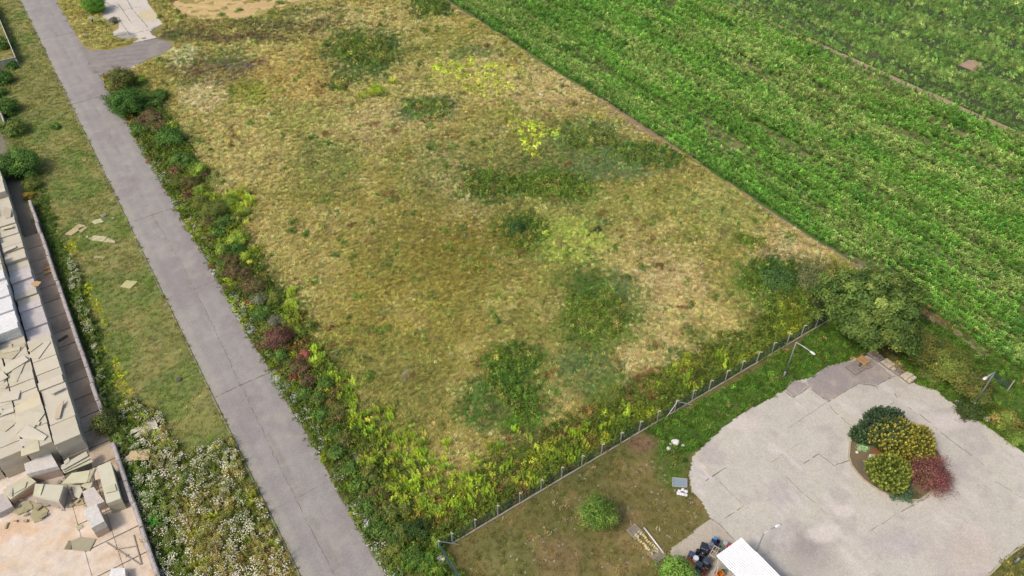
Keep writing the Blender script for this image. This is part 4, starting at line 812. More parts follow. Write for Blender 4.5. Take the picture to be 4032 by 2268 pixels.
# ---------------------------------------------------------------- lamp posts
def lamp(label, base, head, top=6.1, alen=None):
    bx, by, _ = base; hx, hy, _ = head; t = thing('street_lamp', label, 'street lamp', (bx, by, 0), 0, 'street lamps round the yard')
    m = MB(); m.tube([(0, 0, -.1), (0, 0, 1.2)], [.11, .11], 8, A(150, 156, 158)); m.tube([(0, 0, 1.2), (0, 0, top)], [.085, .065], 8, A(150, 156, 158)); m.build('pole', M['metal'], t, True)
    d = Vector((hx-bx, hy-by, 0)); L_ = d.length; d.normalize(); a = (d.x*L_, d.y*L_, top+.12)
    MB().tube([(0, 0, top-.02), (d.x*L_*.5, d.y*L_*.5, top+.1), a], [.05, .05, .05], 6, A(215, 218, 218)).build('arm', M['metal'], t, True)
    ang = math.atan2(d.y, d.x); m = MB()
    R = Matrix.Rotation(ang, 3, 'Z')
    prof = [(-.28, .07, .05), (-.1, .15, .09), (.2, .17, .1), (.42, .1, .06)]
    V = []; F = []
    for i, (x_, w_, h_) in enumerate(prof):
        for k in range(8):
            q_ = 2*math.pi*k/8; v = R @ Vector((x_, w_*math.cos(q_), h_*math.sin(q_))); V.append((a[0]+d.x*.25+v.x, a[1]+d.y*.25+v.y, a[2]+v.z))
    for i in range(3):
        for k in range(8): F.append((i*8+k, i*8+(k+1) % 8, (i+1)*8+(k+1) % 8, (i+1)*8+k))
    F += [tuple(range(8))[::-1], tuple(24+k for k in range(8))]
    m.add(V, F, A(240, 236, 236)); m.build('lamp_head', M['plastic'], t, True)
    return t
lamp('tall lamp post in the grass between the fence and the yard', P(3084, 1489), P(3190, 1383, 6.2)); 
lamp('tall lamp post in the weeds at the right of the yard', P(3826, 1608), P(3885, 1487, 6.2), 6.2)
lamp('lamp post rising beside the white shed roof', P(3008, 2100, 6), P(3052, 2075, 6.1), 6.0)
lamp('lamp post at the bottom right corner, its head outside the frame', P(3993, 2221), (P(3993, 2221)[0]+1.0, P(3993, 2221)[1]+1.2, 0))

# ---------------------------------------------------------------- wire fence on cranked concrete posts
fence = thing('wire_fence', 'green wire mesh fence on cranked concrete posts between meadow and lawn', 'fence', (14.9, 34.8, 0))
m = MB(); m.box((0, 0, .95), (.09, .10, 1.9), colr=A(200, 194, 186)); m.box((.0, -.15, 2.03), (.075, .42, .075), 0, (-.65, 0), colr=A(214, 208, 200)); postm = m.mesh('post', M['stone'])
def braced(m):
    return m
def wires(L_, H_):
    m = MB(); s = .085; w = .006
    n = int((L_+H_)/s)
    for i in range(n):
        for sg in (1, -1):
            x0 = i*s-H_; a = [x0, 0]; b = [x0+H_, H_]
            if a[0] < 0: a = [0, -x0]
            if b[0] > L_: b = [L_, L_-x0]
            if a[1] >= H_ or b[0] <= a[0]: continue
            if sg < 0: a[0], b[0] = L_-a[0], L_-b[0]
            A_ = Vector((a[0], 0, a[1]+.12)); B_ = Vector((b[0], 0, b[1]+.12)); d = (B_-A_).normalized(); nn = Vector((-d.z, 0, d.x))*w; yy = Vector((0, w, 0))
            m.add([A_+nn, A_-nn, A_+yy, B_+nn, B_-nn, B_+yy], [(0, 1, 4, 3), (1, 2, 5, 4), (2, 0, 3, 5)])
    for h in (.15, H_*.5+.12, H_+.1): m.tube([(0, 0, h), (L_, 0, h)], .008, 3)
    return m.mesh('wire_mesh_panel', M['wire'])
SPC = 2.635; wm = wires(SPC, 1.5)
xs = [16.33+SPC*i for i in range(0, 22)]
for i, x in enumerate(xs):
    l = rng.normal(0, .015)
    o = link('post', postm, fence, (x-14.9, 0, 0)); o.rotation_euler = (l, rng.normal(0, .015), 0)
    if i < len(xs)-1: link('wire_mesh_panel', wm, fence, (x-14.9, .0, 0))
    for k in range(2): MB().box((0, 0, 0), (SPC/2*.97, .14, .2), colr=A(186, 174, 158)).build('base_kerb', M['stone'], fence, loc=(x-14.9+SPC*(.25+.5*k), -.09, .06+rng.normal(0, .01)), rot=rng.normal(0, .01))
o = link('post', postm, fence, (0, 0, 0)); o = link('post', postm, fence, (.1, -5.2, 0), -1.2)
w2 = wires(5.1, 1.5); link('wire_mesh_panel', w2, fence, (0, -5.2, 0), math.pi/2)
wg = wires(1.43, 1.5); link('wire_mesh_panel', wg, fence, (0, 0, 0))
m = MB(); m.tube([(0, -.05, 1.85), (1.9, -.55, .05)], .05, 5, A(205, 200, 194)); m.build('brace', M['stone'], fence)
bx = xs[11]-14.9; m = MB(); m.tube([(bx, -.1, 1.8), (bx-1.7, -.3, .05)], .05, 5, A(205, 200, 194)); m.build('brace', M['stone'], fence); m = MB(); m.tube([(bx, -.1, 1.8), (bx+2.0, -.6, .35)], .05, 5, A(205, 200, 194)); m.build('brace', M['stone'], fence)
# second fence run, posts at the right edge
f2_ = thing('wire_fence', 'short stretch of wire fence with one leaning post at the right edge by the maize', 'fence', P(3968, 1537))
b0 = P(3968, 1537); MB().box((0, 0, .9), (.1, .1, 1.8), colr=A(196, 188, 178)).build('post', M['stone'], f2_)
link('wire_mesh_panel', wires(2.2, 1.1), f2_, (0, 0, 0), math.radians(92))

# ---------------------------------------------------------------- long concrete wall beside the stacks
def wall(label, y0, y1, seed, hgt=1.25, x0=-8.38, x1=-7.95):
    t = thing('concrete_wall', label, 'wall', ((x0+x1)/2, y0, 0)); r = np.random.default_rng(seed); y = y0
    while y < y1-.2:
        L_ = min(r.uniform(2.8, 3.2), y1-y); m = MB(); n = 8; w = (x1-x0)/2
        h = hgt+r.normal(0, .03); dx = r.normal(0, .03)
        for k in range(n):
            yy = y-y0+L_*(k+.5)/n; hh = h+r.normal(0, .012)
            m.box((dx, yy, hh/2-.04), (2*w-.02, L_/n+.004, hh+.08), colr=A(168, 158, 152))
        # outer facing with stepped ribs, crumbled along the top
        for k in range(int(L_/.16)):
            if r.random() < .85: m.box((w+dx+.02, y-y0+.08+k*.16, h*.5-.02), (.06, .13, h-.04-r.random()*.08), colr=A(128, 122, 122))
        m.box((dx-.03, L_/2+y-y0, h+.015), (w*1.35, L_*.96, .03), colr=A(198, 188, 182))
        m.build('wall_element', M['wallc'], t); y += L_+.03
    return t
wall('long crumbling grey wall between the board stacks and the verge', 68.4, 117.2, 3)
wall('shorter grey wall below the leaning bush, running off the bottom edge', 34, 64.6, 5)
wall('far stub of grey wall at the left edge behind the bushes', 141, 160, 7, x0=-8.2, x1=-7.9)
# panel fence at the top left
tl = thing('panel_fence', 'pale concrete panel fence with a corner at the top left', 'fence', P(77, 254))
ox, oy, _ = P(77, 254)
def panel_run(a, b, hgt=1.7):
    d = math.hypot(b[0]-a[0], b[1]-a[1]); n = max(1, round(d/2.4)); ang = math.atan2(b[1]-a[1], b[0]-a[0])
    for i in range(n):
        for k in range(4):
            t_ = (i+.5)/n; MB().box((0, 0, 0), (d/n-.12, .07, hgt/4-.03), colr=A(176, 170, 158)).build('panel', M['wallc'], tl, loc=(a[0]+(b[0]-a[0])*t_-ox, a[1]+(b[1]-a[1])*t_-oy, hgt/4*(k+.5)), rot=ang)
        t_ = i/n; MB().box((0, 0, 0), (.13, .13, hgt+.1), colr=A(214, 208, 196)).build('fence_post', M['wallc'], tl, loc=(a[0]+(b[0]-a[0])*t_-ox, a[1]+(b[1]-a[1])*t_-oy, hgt/2), rot=ang)
    MB().box(((a[0]+b[0])/2-ox, (a[1]+b[1])/2-oy, hgt+.03), (d, .13, .05), ang, colr=A(222, 216, 204)).build('coping', M['wallc'], tl)
c0 = P(60, 226, 1.7); panel_run((c0[0], c0[1]), (c0[0], c0[1]+34)); panel_run((c0[0]-.1, c0[1]), (c0[0]-9, c0[1]+.4)); panel_run((c0[0], c0[1]-.1), (ox, oy-.5), 1.2)

# ---------------------------------------------------------------- stacks of insulation boards
CR = np.array(A(218, 209, 186)); FILM = np.array(A(246, 244, 240)); LAV = np.array(A(218, 208, 202))
def visible(x, y, z):
    a, b = proj(np.array(x), np.array(y), z); return -40 < a < 2620 and -40 < b < 1520
colnames = ['the column nearest the wall', 'the second column from the wall', 'the third column from the wall', 'the fourth column from the wall']
XC = [(-12.98, -10.42), (-15.62, -13.08), (-18.3, -15.74), (-21.0, -18.45)]
FR = [65.5, 66.1, 66.7, 67.0]
YF = {0: [65.5, 66.95, 68.5, 70.15, 71.75, 74.3, 75.6, 76.95, 79.2, 81.6, 83.4]}
def zone(ci, y):
    if ci == 0:
        if y < 84: return 3.0+.06*math.sin(y*2.3), 'cream'
        if y < 99: return 2.6+.15*math.sin(y*1.9), 'lav' if not (91 < y < 93) else 'cream'
        if y < 112: return 2.7+.2*math.sin(y*2), 'cream'
        if y < 119: return 2.1+.1*math.sin(y), 'cream'
        return 3.0, 'cream'
    if y < 84.2: return 3.05+.05*math.sin(y*3+ci), 'cream'
    if y < 97.5 - (ci-1)*2: return 4.3+.15*math.sin(y*1.7+ci), 'white'
    if y < 101: return 4.1, 'cream'
    return 3.2+.1*math.sin(y), 'cream'
for ci, (x0, x1) in enumerate(XC):
    ys = list(YF[0]) if ci == 0 else [FR[ci]+1.5*i for i in range(12)]
    while ys[-1] < 131: ys.append(ys[-1]+rng.choice([1.22, 1.5, 1.25, 2.45]) if ci == 0 else ys[-1]+rng.choice([1.25, 1.9, 2.5]))
    num = 0
    for a, b in zip(ys[:-1], ys[1:]):
        h, kd = zone(ci, (a+b)/2); xc = (x0+x1)/2
        if not (visible(x1, b, h) or visible(x1, a, h)): continue
        num += 1
        h += rng.normal(0, .05); kw = {'cream': 'cream insulation board', 'lav': 'grey film wrapped board', 'white': 'white film wrapped board'}[kd]
        t = thing('board_stack', '%s stack in %s, %s from the front' % (kw, colnames[ci], ORD(num)), 'board stack', (xc, (a+b)/2, .05), 0, 'stacked insulation boards')
        nl = max(3, int(round(h/.62))); lh = (h-.05)/nl; w = x1-x0; d = b-a
        for k in range(nl):
            c = {'cream': CR, 'lav': LAV, 'white': FILM}[kd]*rng.uniform(.94, 1.04)
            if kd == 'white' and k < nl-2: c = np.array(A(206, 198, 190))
            top = k == nl-1; jx = rng.normal(0, .035); sub = 1 if kd != 'cream' else (2 if rng.random() < .5 else 1)
            m = MB()
            for s_ in range(sub*2):
                q_ = lh/(sub*2); m.box((0, 0, q_*(s_+.5)), (w-.06-rng.random()*.04, d-.04-rng.random()*.02, q_-.012), colr=tuple(c*(1 if s_ % 2 else .97)))
            o = m.build('board_pack', M['board'] if kd == 'cream' else M['film'], t, loc=(jx+(.12*k/nl-.06), rng.normal(0, .012), k*lh)); o.rotation_euler = (0, rng.normal(0, .006), rng.normal(0, .006))
# loose boards lying on the stacks
zl = lambda x, y, z: P(x/3.62, 1350+y/3.62, z)
LB = [([(0, 30), (165, 10), (175, 90), (0, 135)], 3.2, (216, 206, 180), 'small square cut board at the top left of the cream stacks'),
      ([(178, 40), (330, 5), (360, 30), (180, 232), (0, 215), (0, 142)], 3.14, (204, 194, 166), 'darker broken board below the white wrapped stacks'),
      ([(15, 370), (330, 175), (405, 240), (90, 435)], 3.3, (224, 216, 192), 'long cream board lying askew at the left of the pile top'),
      ([(110, 570), (175, 400), (350, 290), (240, 555)], 3.2, (214, 205, 180), 'pointed board sticking out under the long askew board'),
      ([(390, 200), (560, -20), (722, -20), (545, 225)], 3.17, (220, 212, 188), 'broad tilted board near the wrapped stacks on the right column'),
      ([(0, 420), (30, 400), (115, 490), (0, 555)], 3.35, (226, 217, 194), 'board corner cut by the left frame edge on the pile'),
      ([(0, 700), (290, 675), (260, 800), (0, 855)], 3.17, (222, 214, 192), 'flat board with a diagonal split at the left of the pile'),
      ([(10, 970), (190, 925), (200, 980), (25, 1035)], 3.2, (226, 218, 200), 'narrow cream strip above the yellowed sheet'),
      ([(200, 920), (550, 700), (632, 1000), (235, 1135)], 3.13, (226, 214, 180), 'large yellowed sheet in the middle of the pile top'),
      ([(210, 1170), (400, 960), (640, 1000), (480, 1210), (390, 1160), (235, 1295)], 3.22, (220, 211, 186), 'broken board with a notch below the yellowed sheet'),
      ([(240, 1310), (390, 1160), (670, 1330), (620, 1390), (350, 1370)], 3.26, (222, 214, 190), 'five sided board near the front of the pile top'),
      ([(780, 1085), (800, 930), (915, 820), (850, 1075)], 3.24, (206, 190, 164), 'slim brown edged board standing out on the right column'),
      ([(0, 1110), (225, 1140), (75, 1262), (0, 1240)], 3.2, (214, 206, 180), 'curved cut board at the left edge near the pile front')]
for k_, (bx_, by_, an_, ln_, wd_) in enumerate([(-12.2, 81.6, .5, 1.6, .5), (-14.6, 82.6, -.3, 1.9, .6), (-17.2, 80.2, .9, 1.5, .5), (-11.4, 73.1, .12, 1.3, .45), (-14.2, 69.6, -.6, 1.2, .4), (-17.6, 73.2, .3, 1.8, .7), (-16.4, 77.2, -.8, 1.4, .35), (-12.0, 103.5, .2, 1.5, .6), (-11.6, 108.8, -.15, 1.4, .5)]):
    MB().box((0, 0, 0), (ln_, wd_, .07), colr=A(214+k_ % 3*4, 206+k_ % 3*4, 180+k_ % 4*4)).build('loose_board', M['board'], loc=(bx_, by_, 3.22 if by_ < 100 else 2.95), rot=an_, label='cut board askew on %s, %s such board' % (colnames[min(2, int((-bx_-10.4)/2.6))], ORD(k_+1)), cat='board', group='loose boards on the pile')
for pts, z, c, lab in LB:
    w = [zl(x, y, z) for x, y in pts]; tl_ = [z+rng.uniform(-.03, .07) for _ in w]
    MB().prism([(p_[0], p_[1]) for p_ in w], [q_-.09 for q_ in tl_], tl_, colr=A(*c)).build('loose_board', M['board'], label=lab, cat='board', group='loose boards on the pile')
z5 = lambda x, y, z=0: P(x/2.552, 1700+y/2.552, z)
def pxpack(name, label, cat, corners, zt, c, mat, layers=3, z0=.06, group=None, fc=None):
    w = [z5(x, y, zt) for x, y in corners]; cx = sum(p_[0] for p_ in w)/4; cy = sum(p_[1] for p_ in w)/4
    t = thing(name, label, cat, (cx, cy, z0), 0, group); lh = (zt-z0)/layers
    for k in range(layers):
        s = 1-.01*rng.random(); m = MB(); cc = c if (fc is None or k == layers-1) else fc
        m.prism([((p_[0]-cx)*s+rng.normal(0, .015), (p_[1]-cy)*s+rng.normal(0, .015)) for p_ in w], 0, lh-.015, colr=A(*cc))
        m.build('board_pack', mat, t, loc=(0, 0, k*lh))
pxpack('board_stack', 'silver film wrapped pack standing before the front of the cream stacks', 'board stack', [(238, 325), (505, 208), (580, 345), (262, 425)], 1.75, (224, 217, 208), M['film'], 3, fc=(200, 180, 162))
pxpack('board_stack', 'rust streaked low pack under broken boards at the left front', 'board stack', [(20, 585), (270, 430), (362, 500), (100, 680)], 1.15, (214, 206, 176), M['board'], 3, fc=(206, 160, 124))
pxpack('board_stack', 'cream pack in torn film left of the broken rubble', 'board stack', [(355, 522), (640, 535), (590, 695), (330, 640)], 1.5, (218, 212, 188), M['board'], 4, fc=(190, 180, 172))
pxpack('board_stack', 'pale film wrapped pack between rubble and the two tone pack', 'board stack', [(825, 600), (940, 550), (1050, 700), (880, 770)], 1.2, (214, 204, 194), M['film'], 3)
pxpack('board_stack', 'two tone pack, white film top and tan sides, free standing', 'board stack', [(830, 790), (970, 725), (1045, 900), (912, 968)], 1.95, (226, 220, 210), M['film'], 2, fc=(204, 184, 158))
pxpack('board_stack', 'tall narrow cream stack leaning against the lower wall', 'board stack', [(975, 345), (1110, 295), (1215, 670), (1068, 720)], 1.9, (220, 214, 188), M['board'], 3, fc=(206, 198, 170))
pxpack('board_stack', 'white film wrapped cube at the bottom edge near the wall', 'board stack', [(1118, 1372), (1255, 1368), (1262, 1480), (1085, 1480)], .95, (242, 240, 236), M['film'], 2)
pxpack('board_stack', 'greyish wrapped pack cut by the left frame edge', 'board stack', [(-30, 640), (50, 610), (130, 745), (-30, 830)], .8, (200, 190, 182), M['film'], 2)
FB = [([(610, 340), (865, 195), (885, 240), (625, 385)], 1.5, 'uppermost long board of the fan of fallen boards'), ([(610, 365), (900, 222), (915, 262), (640, 400)], 1.3, 'middle board of the fan of fallen boards'), ([(625, 392), (905, 262), (935, 300), (650, 418)], 1.1, 'lowest board of the fan of fallen boards'), ([(640, 300), (690, 260), (700, 290), (655, 330)], 1.6, 'small board scrap on top of the fan'),
      ([(612, 525), (720, 415), (905, 385), (872, 508)], 1.0, 'wide smooth board sliding off the fan of boards'), ([(870, 500), (940, 360), (952, 375), (895, 500)], 1.05, 'board standing on edge right of the wide board'), ([(810, 545), (955, 455), (900, 582)], .7, 'triangular board below the edge standing boards'), ([(940, 375), (985, 360), (1010, 470), (960, 490)], .9, 'short board between the fan and the tall stack'),
      ([(720, 540), (800, 535), (830, 590), (790, 670), (745, 640)], .5, 'crumbled slab in the rubble heap'), ([(210, 180), (385, 92), (396, 185), (210, 245)], 3.2, 'rectangular sheet on the second column front stack'), ([(190, 75), (365, 72), (370, 95), (215, 145)], 3.15, 'torn edged sheet behind the rectangular one'),
      ([(60, 530), (130, 545), (120, 650), (85, 640)], 1.25, 'ragged board on the rust streaked pack'), ([(130, 545), (270, 500), (250, 560), (140, 620)], 1.25, 'torn board right of the ragged one on the rust streaked pack'), ([(385, 530), (440, 525), (405, 635), (340, 625)], 1.6, 'flap of board on the cream torn film pack'), ([(1045, 560), (1150, 520), (1170, 590), (1060, 620)], 2.0, 'torn film scraps on the tall narrow stack')]
for pts, z, lab in FB:
    w = [z5(x, y, z) for x, y in pts]; t0 = rng.uniform(-.12, .12)
    tz = [z+t0*(i-1.5)/2 for i in range(len(w))]
    MB().prism([(p_[0], p_[1]) for p_ in w], [q_-.08 for q_ in tz], tz, colr=A(*(218+rng.integers(-8, 6), 211+rng.integers(-8, 6), 184+rng.integers(-8, 6)))).build('loose_board', M['board'], label=lab, cat='board', group='fallen boards before the pile')
# flat pieces on the storage floor
MB().prism([tuple(z5(*p_)[:2]) for p_ in [(720, 1110), (810, 1065), (970, 1085), (905, 1205), (735, 1195)]], .10, .17, colr=A(172, 166, 140)).build('loose_board', M['board'], label='olive five sided board lying flat on the storage floor', cat='board')
MB().prism([tuple(z5(*p_)[:2]) for p_ in [(650, 1185), (695, 1100), (728, 1105), (720, 1190)]], .08, .14, colr=A(132, 124, 100)).build('loose_board', M['board'], label='dark offcut touching the left of the olive board', cat='board')
MB().prism([tuple(z5(*p_)[:2]) for p_ in [(765, 955), (825, 940), (840, 965), (785, 1000)]], .09, .14, colr=A(190, 184, 150)).build('loose_board', M['board'], label='small four sided offcut on the floor above the olive board', cat='board')
hp = [([(105, 800), (300, 700), (340, 780), (190, 840)], 'green grey crumbled board left of the heap on the floor'), ([(300, 700), (420, 740), (490, 800), (450, 880), (350, 925), (310, 850), (340, 780)], 'largest ragged green grey sheet of the rubble on the floor'), ([(215, 770), (260, 780), (235, 820), (195, 830)], 'upright offcut in the floor rubble'), ([(240, 895), (280, 890), (280, 915), (240, 918)], 'small brown crumb below the rubble'), ([(140, 905), (185, 895), (180, 915)], 'tiny dark crumb left of the brown crumb'), ([(50, 975), (80, 920), (92, 925), (65, 985)], 'short wooden stick on the pale floor'), ([(640, 740), (740, 670), (730, 720)], 'brown scrap beside the torn film pack'), ([(770, 700), (840, 690), (850, 740), (790, 745)], 'broken brownish crumbs before the pale film pack')]
for pts, lab in hp:
    w = [z5(*p_) for p_ in pts]; out = []
    for i in range(len(w)):
        a, b = w[i], w[(i+1) % len(w)]
        for k in range(3): t_ = k/3; out.append((a[0]+(b[0]-a[0])*t_+rng.normal(0, .03), a[1]+(b[1]-a[1])*t_+rng.normal(0, .03)))
    MB().prism(out, .08, .15+.1*rng.random(), colr=A(178, 170, 132)).build('board_fragment', M['board'], label=lab, cat='fragment', group='broken fragments on the storage floor')
for k in range(46):
    if k < 22: x, y = rng.uniform(600, 880), rng.uniform(470, 760)
    elif k < 36: x, y = rng.uniform(90, 520), rng.uniform(690, 870)
    else: x, y = rng.uniform(560, 760), rng.uniform(690, 860)
    w = z5(x, y); n_ = int(rng.integers(4, 7)); a_ = np.sort(rng.uniform(0, 6.28, n_)); rr_ = rng.uniform(.12, .42)
    pts = [(rr_*math.cos(q_)*rng.uniform(.7, 1.2), rr_*math.sin(q_)*rng.uniform(.5, 1.1)) for q_ in a_]
    b_ = rng.uniform(0, .25); tz = [b_+.07+.5*p_[0]*rng.uniform(-.3, .3) for p_ in pts]
    MB().prism(pts, [q_-.06 for q_ in tz], tz, colr=A(*(np.array((202, 192, 158))*rng.uniform(.72, 1.05)))).build('board_fragment', M['board'], loc=(w[0], w[1], .1), label='small crumbled board fragment in the rubble before the stacks', cat='fragment', group='crumbled rubble before the stacks')
zc = lambda x, y, z=0: P(350+x/2.345, 1650+y/2.345, z)
for a, b, lab in [((165, 1145), (480, 1350), 'longest grey bar lying diagonal on the floor by the wall'), ((415, 1075), (490, 1350), 'grey bar lying parallel to the wall'), ((250, 1210), (440, 1180), 'short thin bar crossing towards the wall'), ((345, 1280), (372, 1255), 'shortest bar stub beside the diagonal bar')]:
    A_ = zc(*a); B_ = zc(*b); d = math.hypot(B_[0]-A_[0], B_[1]-A_[1])
    MB().box(((A_[0]+B_[0])/2, (A_[1]+B_[1])/2, .13), (d, .09, .07), math.atan2(B_[1]-A_[1], B_[0]-A_[0]), colr=A(176, 160, 146)).build('metal_bar', M['wood'], label=lab, cat='bar')
# scraps between stack and wall
for k, (x, y, c) in enumerate([((640, 230), (720, 200), (196, 160, 104)), ((650, 290), (740, 250), (200, 172, 116))]):
    a = P(x[0]/3.62, 1000+x[1]/3.62); b = P(y[0]/3.62, 1000+y[1]/3.62)
    MB().box(((a[0]+b[0])/2, (a[1]+b[1])/2, .2), (1.1, .5, .08), math.atan2(b[1]-a[1], b[0]-a[0]), (.15, 0), colr=A(*c)).build('loose_board', M['board'], label=['orange tan board scrap, the upper of two in the alley by the wall', 'orange tan board scrap, the lower of two in the alley by the wall'][k], cat='board')
a = P(820/3.62, 1000+1270/3.62); b = P(985/3.62, 1000+1165/3.62)
MB().box(((a[0]+b[0])/2, (a[1]+b[1])/2, .2), (1.2, .28, .14), math.atan2(b[1]-a[1], b[0]-a[0]), colr=A(118, 104, 84)).build('timber', M['wood'], label='dark timber lying across the alley between stacks and wall', cat='timber')
MB().prism([tuple(P(x/3.62, 1000+y/3.62, 2.9)[:2]) for x, y in [(435, 420), (520, 385), (590, 400), (545, 455), (490, 470)]], 2.85, 2.93, colr=A(206, 170, 122)).build('loose_board', M['board'], label='tan five sided board on the grey wrapped stacks', cat='board')
MB().prism([tuple(P(x/3.62, 680+y/3.62, 2.9)[:2]) for x, y in [(60, 490), (165, 515), (150, 640), (85, 660), (45, 590)]], 2.84, 2.94, colr=A(196, 186, 160)).build('loose_board', M['board'], label='cut board lying on the dip in the far stacks', cat='board')

# ---------------------------------------------------------------- boards lying on the verge and flowers
za = lambda x, y, z=0: P(x/2.556, 560+y/2.556, z); ze = lambda x, y, z=0: P(x/2.414, 1100+y/2.414, z)
GB = [(za, [(655, 925), (790, 820), (865, 838), (715, 938)], (200, 184, 140), 'longest tan board lying on the mown verge'), (za, [(790, 868), (850, 845), (885, 855), (820, 905), (800, 900)], (186, 180, 130), 'small piece broken off the longest tan board'), (za, [(920, 800), (935, 790), (1010, 765), (1045, 800), (955, 825)], (212, 206, 164), 'pale board next to the round cover on the verge'),
      (za, [(910, 985), (940, 935), (1080, 950), (1035, 1000)], (206, 200, 158), 'left half of the cracked board on the verge'), (za, [(1040, 1002), (1085, 958), (1160, 995), (1155, 1012)], (200, 194, 150), 'right half of the cracked board on the verge'), (za, [(945, 1145), (1000, 1140), (1060, 1152), (1055, 1166), (940, 1168)], (168, 166, 112), 'overgrown thin board sunk in the verge grass'), (za, [(858, 945), (885, 935), (890, 960), (865, 965)], (190, 186, 140), 'small round offcut left of the cracked board'), (za, [(892, 965), (912, 950), (915, 972), (900, 978)], (190, 186, 140), 'smallest offcut touching the cracked board'), (za, [(1120, 758), (1152, 757), (1150, 770), (1125, 772)], (180, 170, 130), 'tiny brick like piece right of the round cover'),
      (ze, [(1140, 70), (1200, 8), (1310, 18), (1240, 85)], (202, 196, 140), 'ragged yellowish board alone on the lower verge'), (zc, [(382, 142), (385, 100), (495, 62), (490, 95)], (214, 208, 180), 'left end of the broken board in the white flowers'), (zc, [(412, 155), (490, 95), (545, 28), (572, 28), (572, 98), (430, 180)], (216, 210, 180), 'middle of the broken board in the white flowers'), (zc, [(572, 28), (615, 15), (637, 58), (572, 98)], (214, 208, 178), 'right end of the broken board in the white flowers'), (zc, [(370, 275), (405, 240), (412, 262), (398, 276)], (206, 200, 160), 'little offcut above the orange tan board'), (zc, [(315, 388), (340, 345), (370, 330), (380, 292), (570, 278), (550, 372)], (216, 190, 148), 'orange tan board lying in the white flowers')]
for f_, pts, c, lab in GB:
    z = .16 if f_ is not zc else .62
    w = [f_(x, y, z) for x, y in pts]; out = []
    for i in range(len(w)):
        a, b = w[i], w[(i+1) % len(w)]
        for k in range(3): t_ = k/3; out.append((a[0]+(b[0]-a[0])*t_+rng.normal(0, .012), a[1]+(b[1]-a[1])*t_+rng.normal(0, .012)))
    MB().prism(out, z-.09, z, colr=A(*c)).build('loose_board', M['board'], label=lab, cat='board', group='boards blown onto the grass')
for x, y, r_, lab, c in [(za(1045, 740)[0], za(1045, 740)[1], .42, 'round concrete cover beside the pale board on the verge', (160, 156, 140)), (P(705, 1496)[0], P(705, 1496)[1], .33, 'dark round cover on the lower verge near the road', (110, 104, 90)), (P(219, 421)[0], P(219, 421)[1], .5, 'round pale cover on the upper verge left of the road', (150, 148, 104))]:
    t = thing('round_cover', lab, 'cover', (x, y, 0)); MB().lathe([(r_, 0), (r_, .16), (r_*.9, .19)], n=20, colr=A(*c)).build('ring', M['stone'], t); MB().lathe([(r_*.72, .18), (r_*.7, .215)], n=20, colr=A(*[v*.9 for v in c])).build('lid', M['stone'], t)

# ---------------------------------------------------------------- pallets
def pallet(label, x, y, rot, c, z=.07, w=1.2, d=.8, n=5, parent=None, gap=1.0):
    t = thing('pallet', label, 'pallet', (x, y, z), rot, 'wooden pallets')
    for k in range(n):
        ww = d/n*.54*gap; MB().box((0, -d/2+d*(k+.5)/n, .13), (w, ww, .022), colr=tuple(np.array(A(*c))*rng.uniform(.88, 1.08))).build('slat', M['wood'], t)
    for s in (-1, 0, 1):
        MB().box((s*(w/2-.06), 0, .055), (.1, d-.01, .09), colr=A(*[v*.85 for v in c])).build('bearer', M['wood'], t)
        MB().box((0, s*(d/2-.06), -.001), (w-.01, .09, .02), colr=A(*[v*.8 for v in c])).build('bottom_board', M['wood'], t)
    return t
def ctr(f_, pts): w = [f_(*p_) for p_ in pts]; return sum(p_[0] for p_ in w)/len(w), sum(p_[1] for p_ in w)/len(w)
zp = lambda x, y: P(3280+x/7.156, 1360+y/7.156)
gw = (168, 158, 150)
x, y = ctr(zp, [(360, 640), (480, 560), (730, 780), (610, 840)]); 
a1 = math.atan2(zp(610, 840)[1]-zp(360, 640)[1], zp(610, 840)[0]-zp(360, 640)[0])
pallet('grey pallet lying flat on the dark asphalt patch, lowest of the loose ones', *ctr(zp, [(360, 640), (500, 550), (745, 760), (610, 840)]), a1, gw, .07, 1.5, 1.0, 7)
pallet('grey pallet half under the orange pallet', *ctr(zp, [(500, 550), (700, 450), (960, 620), (760, 740)]), a1+.04, gw, .07, 1.5, 1.2, 8)
pallet('weathered flat pallet right of the grey ones, partly sunk', *ctr(zp, [(830, 560), (1000, 500), (1080, 560), (880, 680)]), a1-.1, (160, 150, 136), .05, 1.0, .9, 6)
x, y, _ = P(3280+850/7.156, 1360+410/7.156, .35); pallet('orange new pallet lying on top of the grey pallets', x, y, a1+.05, (214, 166, 110), .22, 1.2, 1.2, 6)
bm1 = ctr(zp, [(690, 590), (840, 520)]); MB().box((bm1[0], bm1[1], .27), (1.1, .35, .05), .5, colr=A(96, 90, 84)).build('dark_tarp', M['cloth'], label='dark cloth bundle on the grey pallets', cat='cloth')
MB().tube([zp(640, 690)[:2]+(.27,), zp(780, 650)[:2]+(.29,), zp(860, 550)[:2]+(.3,)], .04, 5, A(196, 184, 166)).build('timber', M['wood'], label='bent pale lath across the grey pallets', cat='timber')
row = [((1180, 320), 'first pallet of the stone row, under the big tree edge'), ((1520, 540), 'second pallet of the stone row with broken paving slabs'), ((1790, 730), 'third pallet of the stone row, nearly empty'), ((2095, 950), 'last pallet of the stone row, stacked with stone blocks')]
ra = math.atan2(zp(1790, 730)[1]-zp(1280, 350)[1], zp(1790, 730)[0]-zp(1280, 350)[0]); ux, uy = math.cos(ra), math.sin(ra)
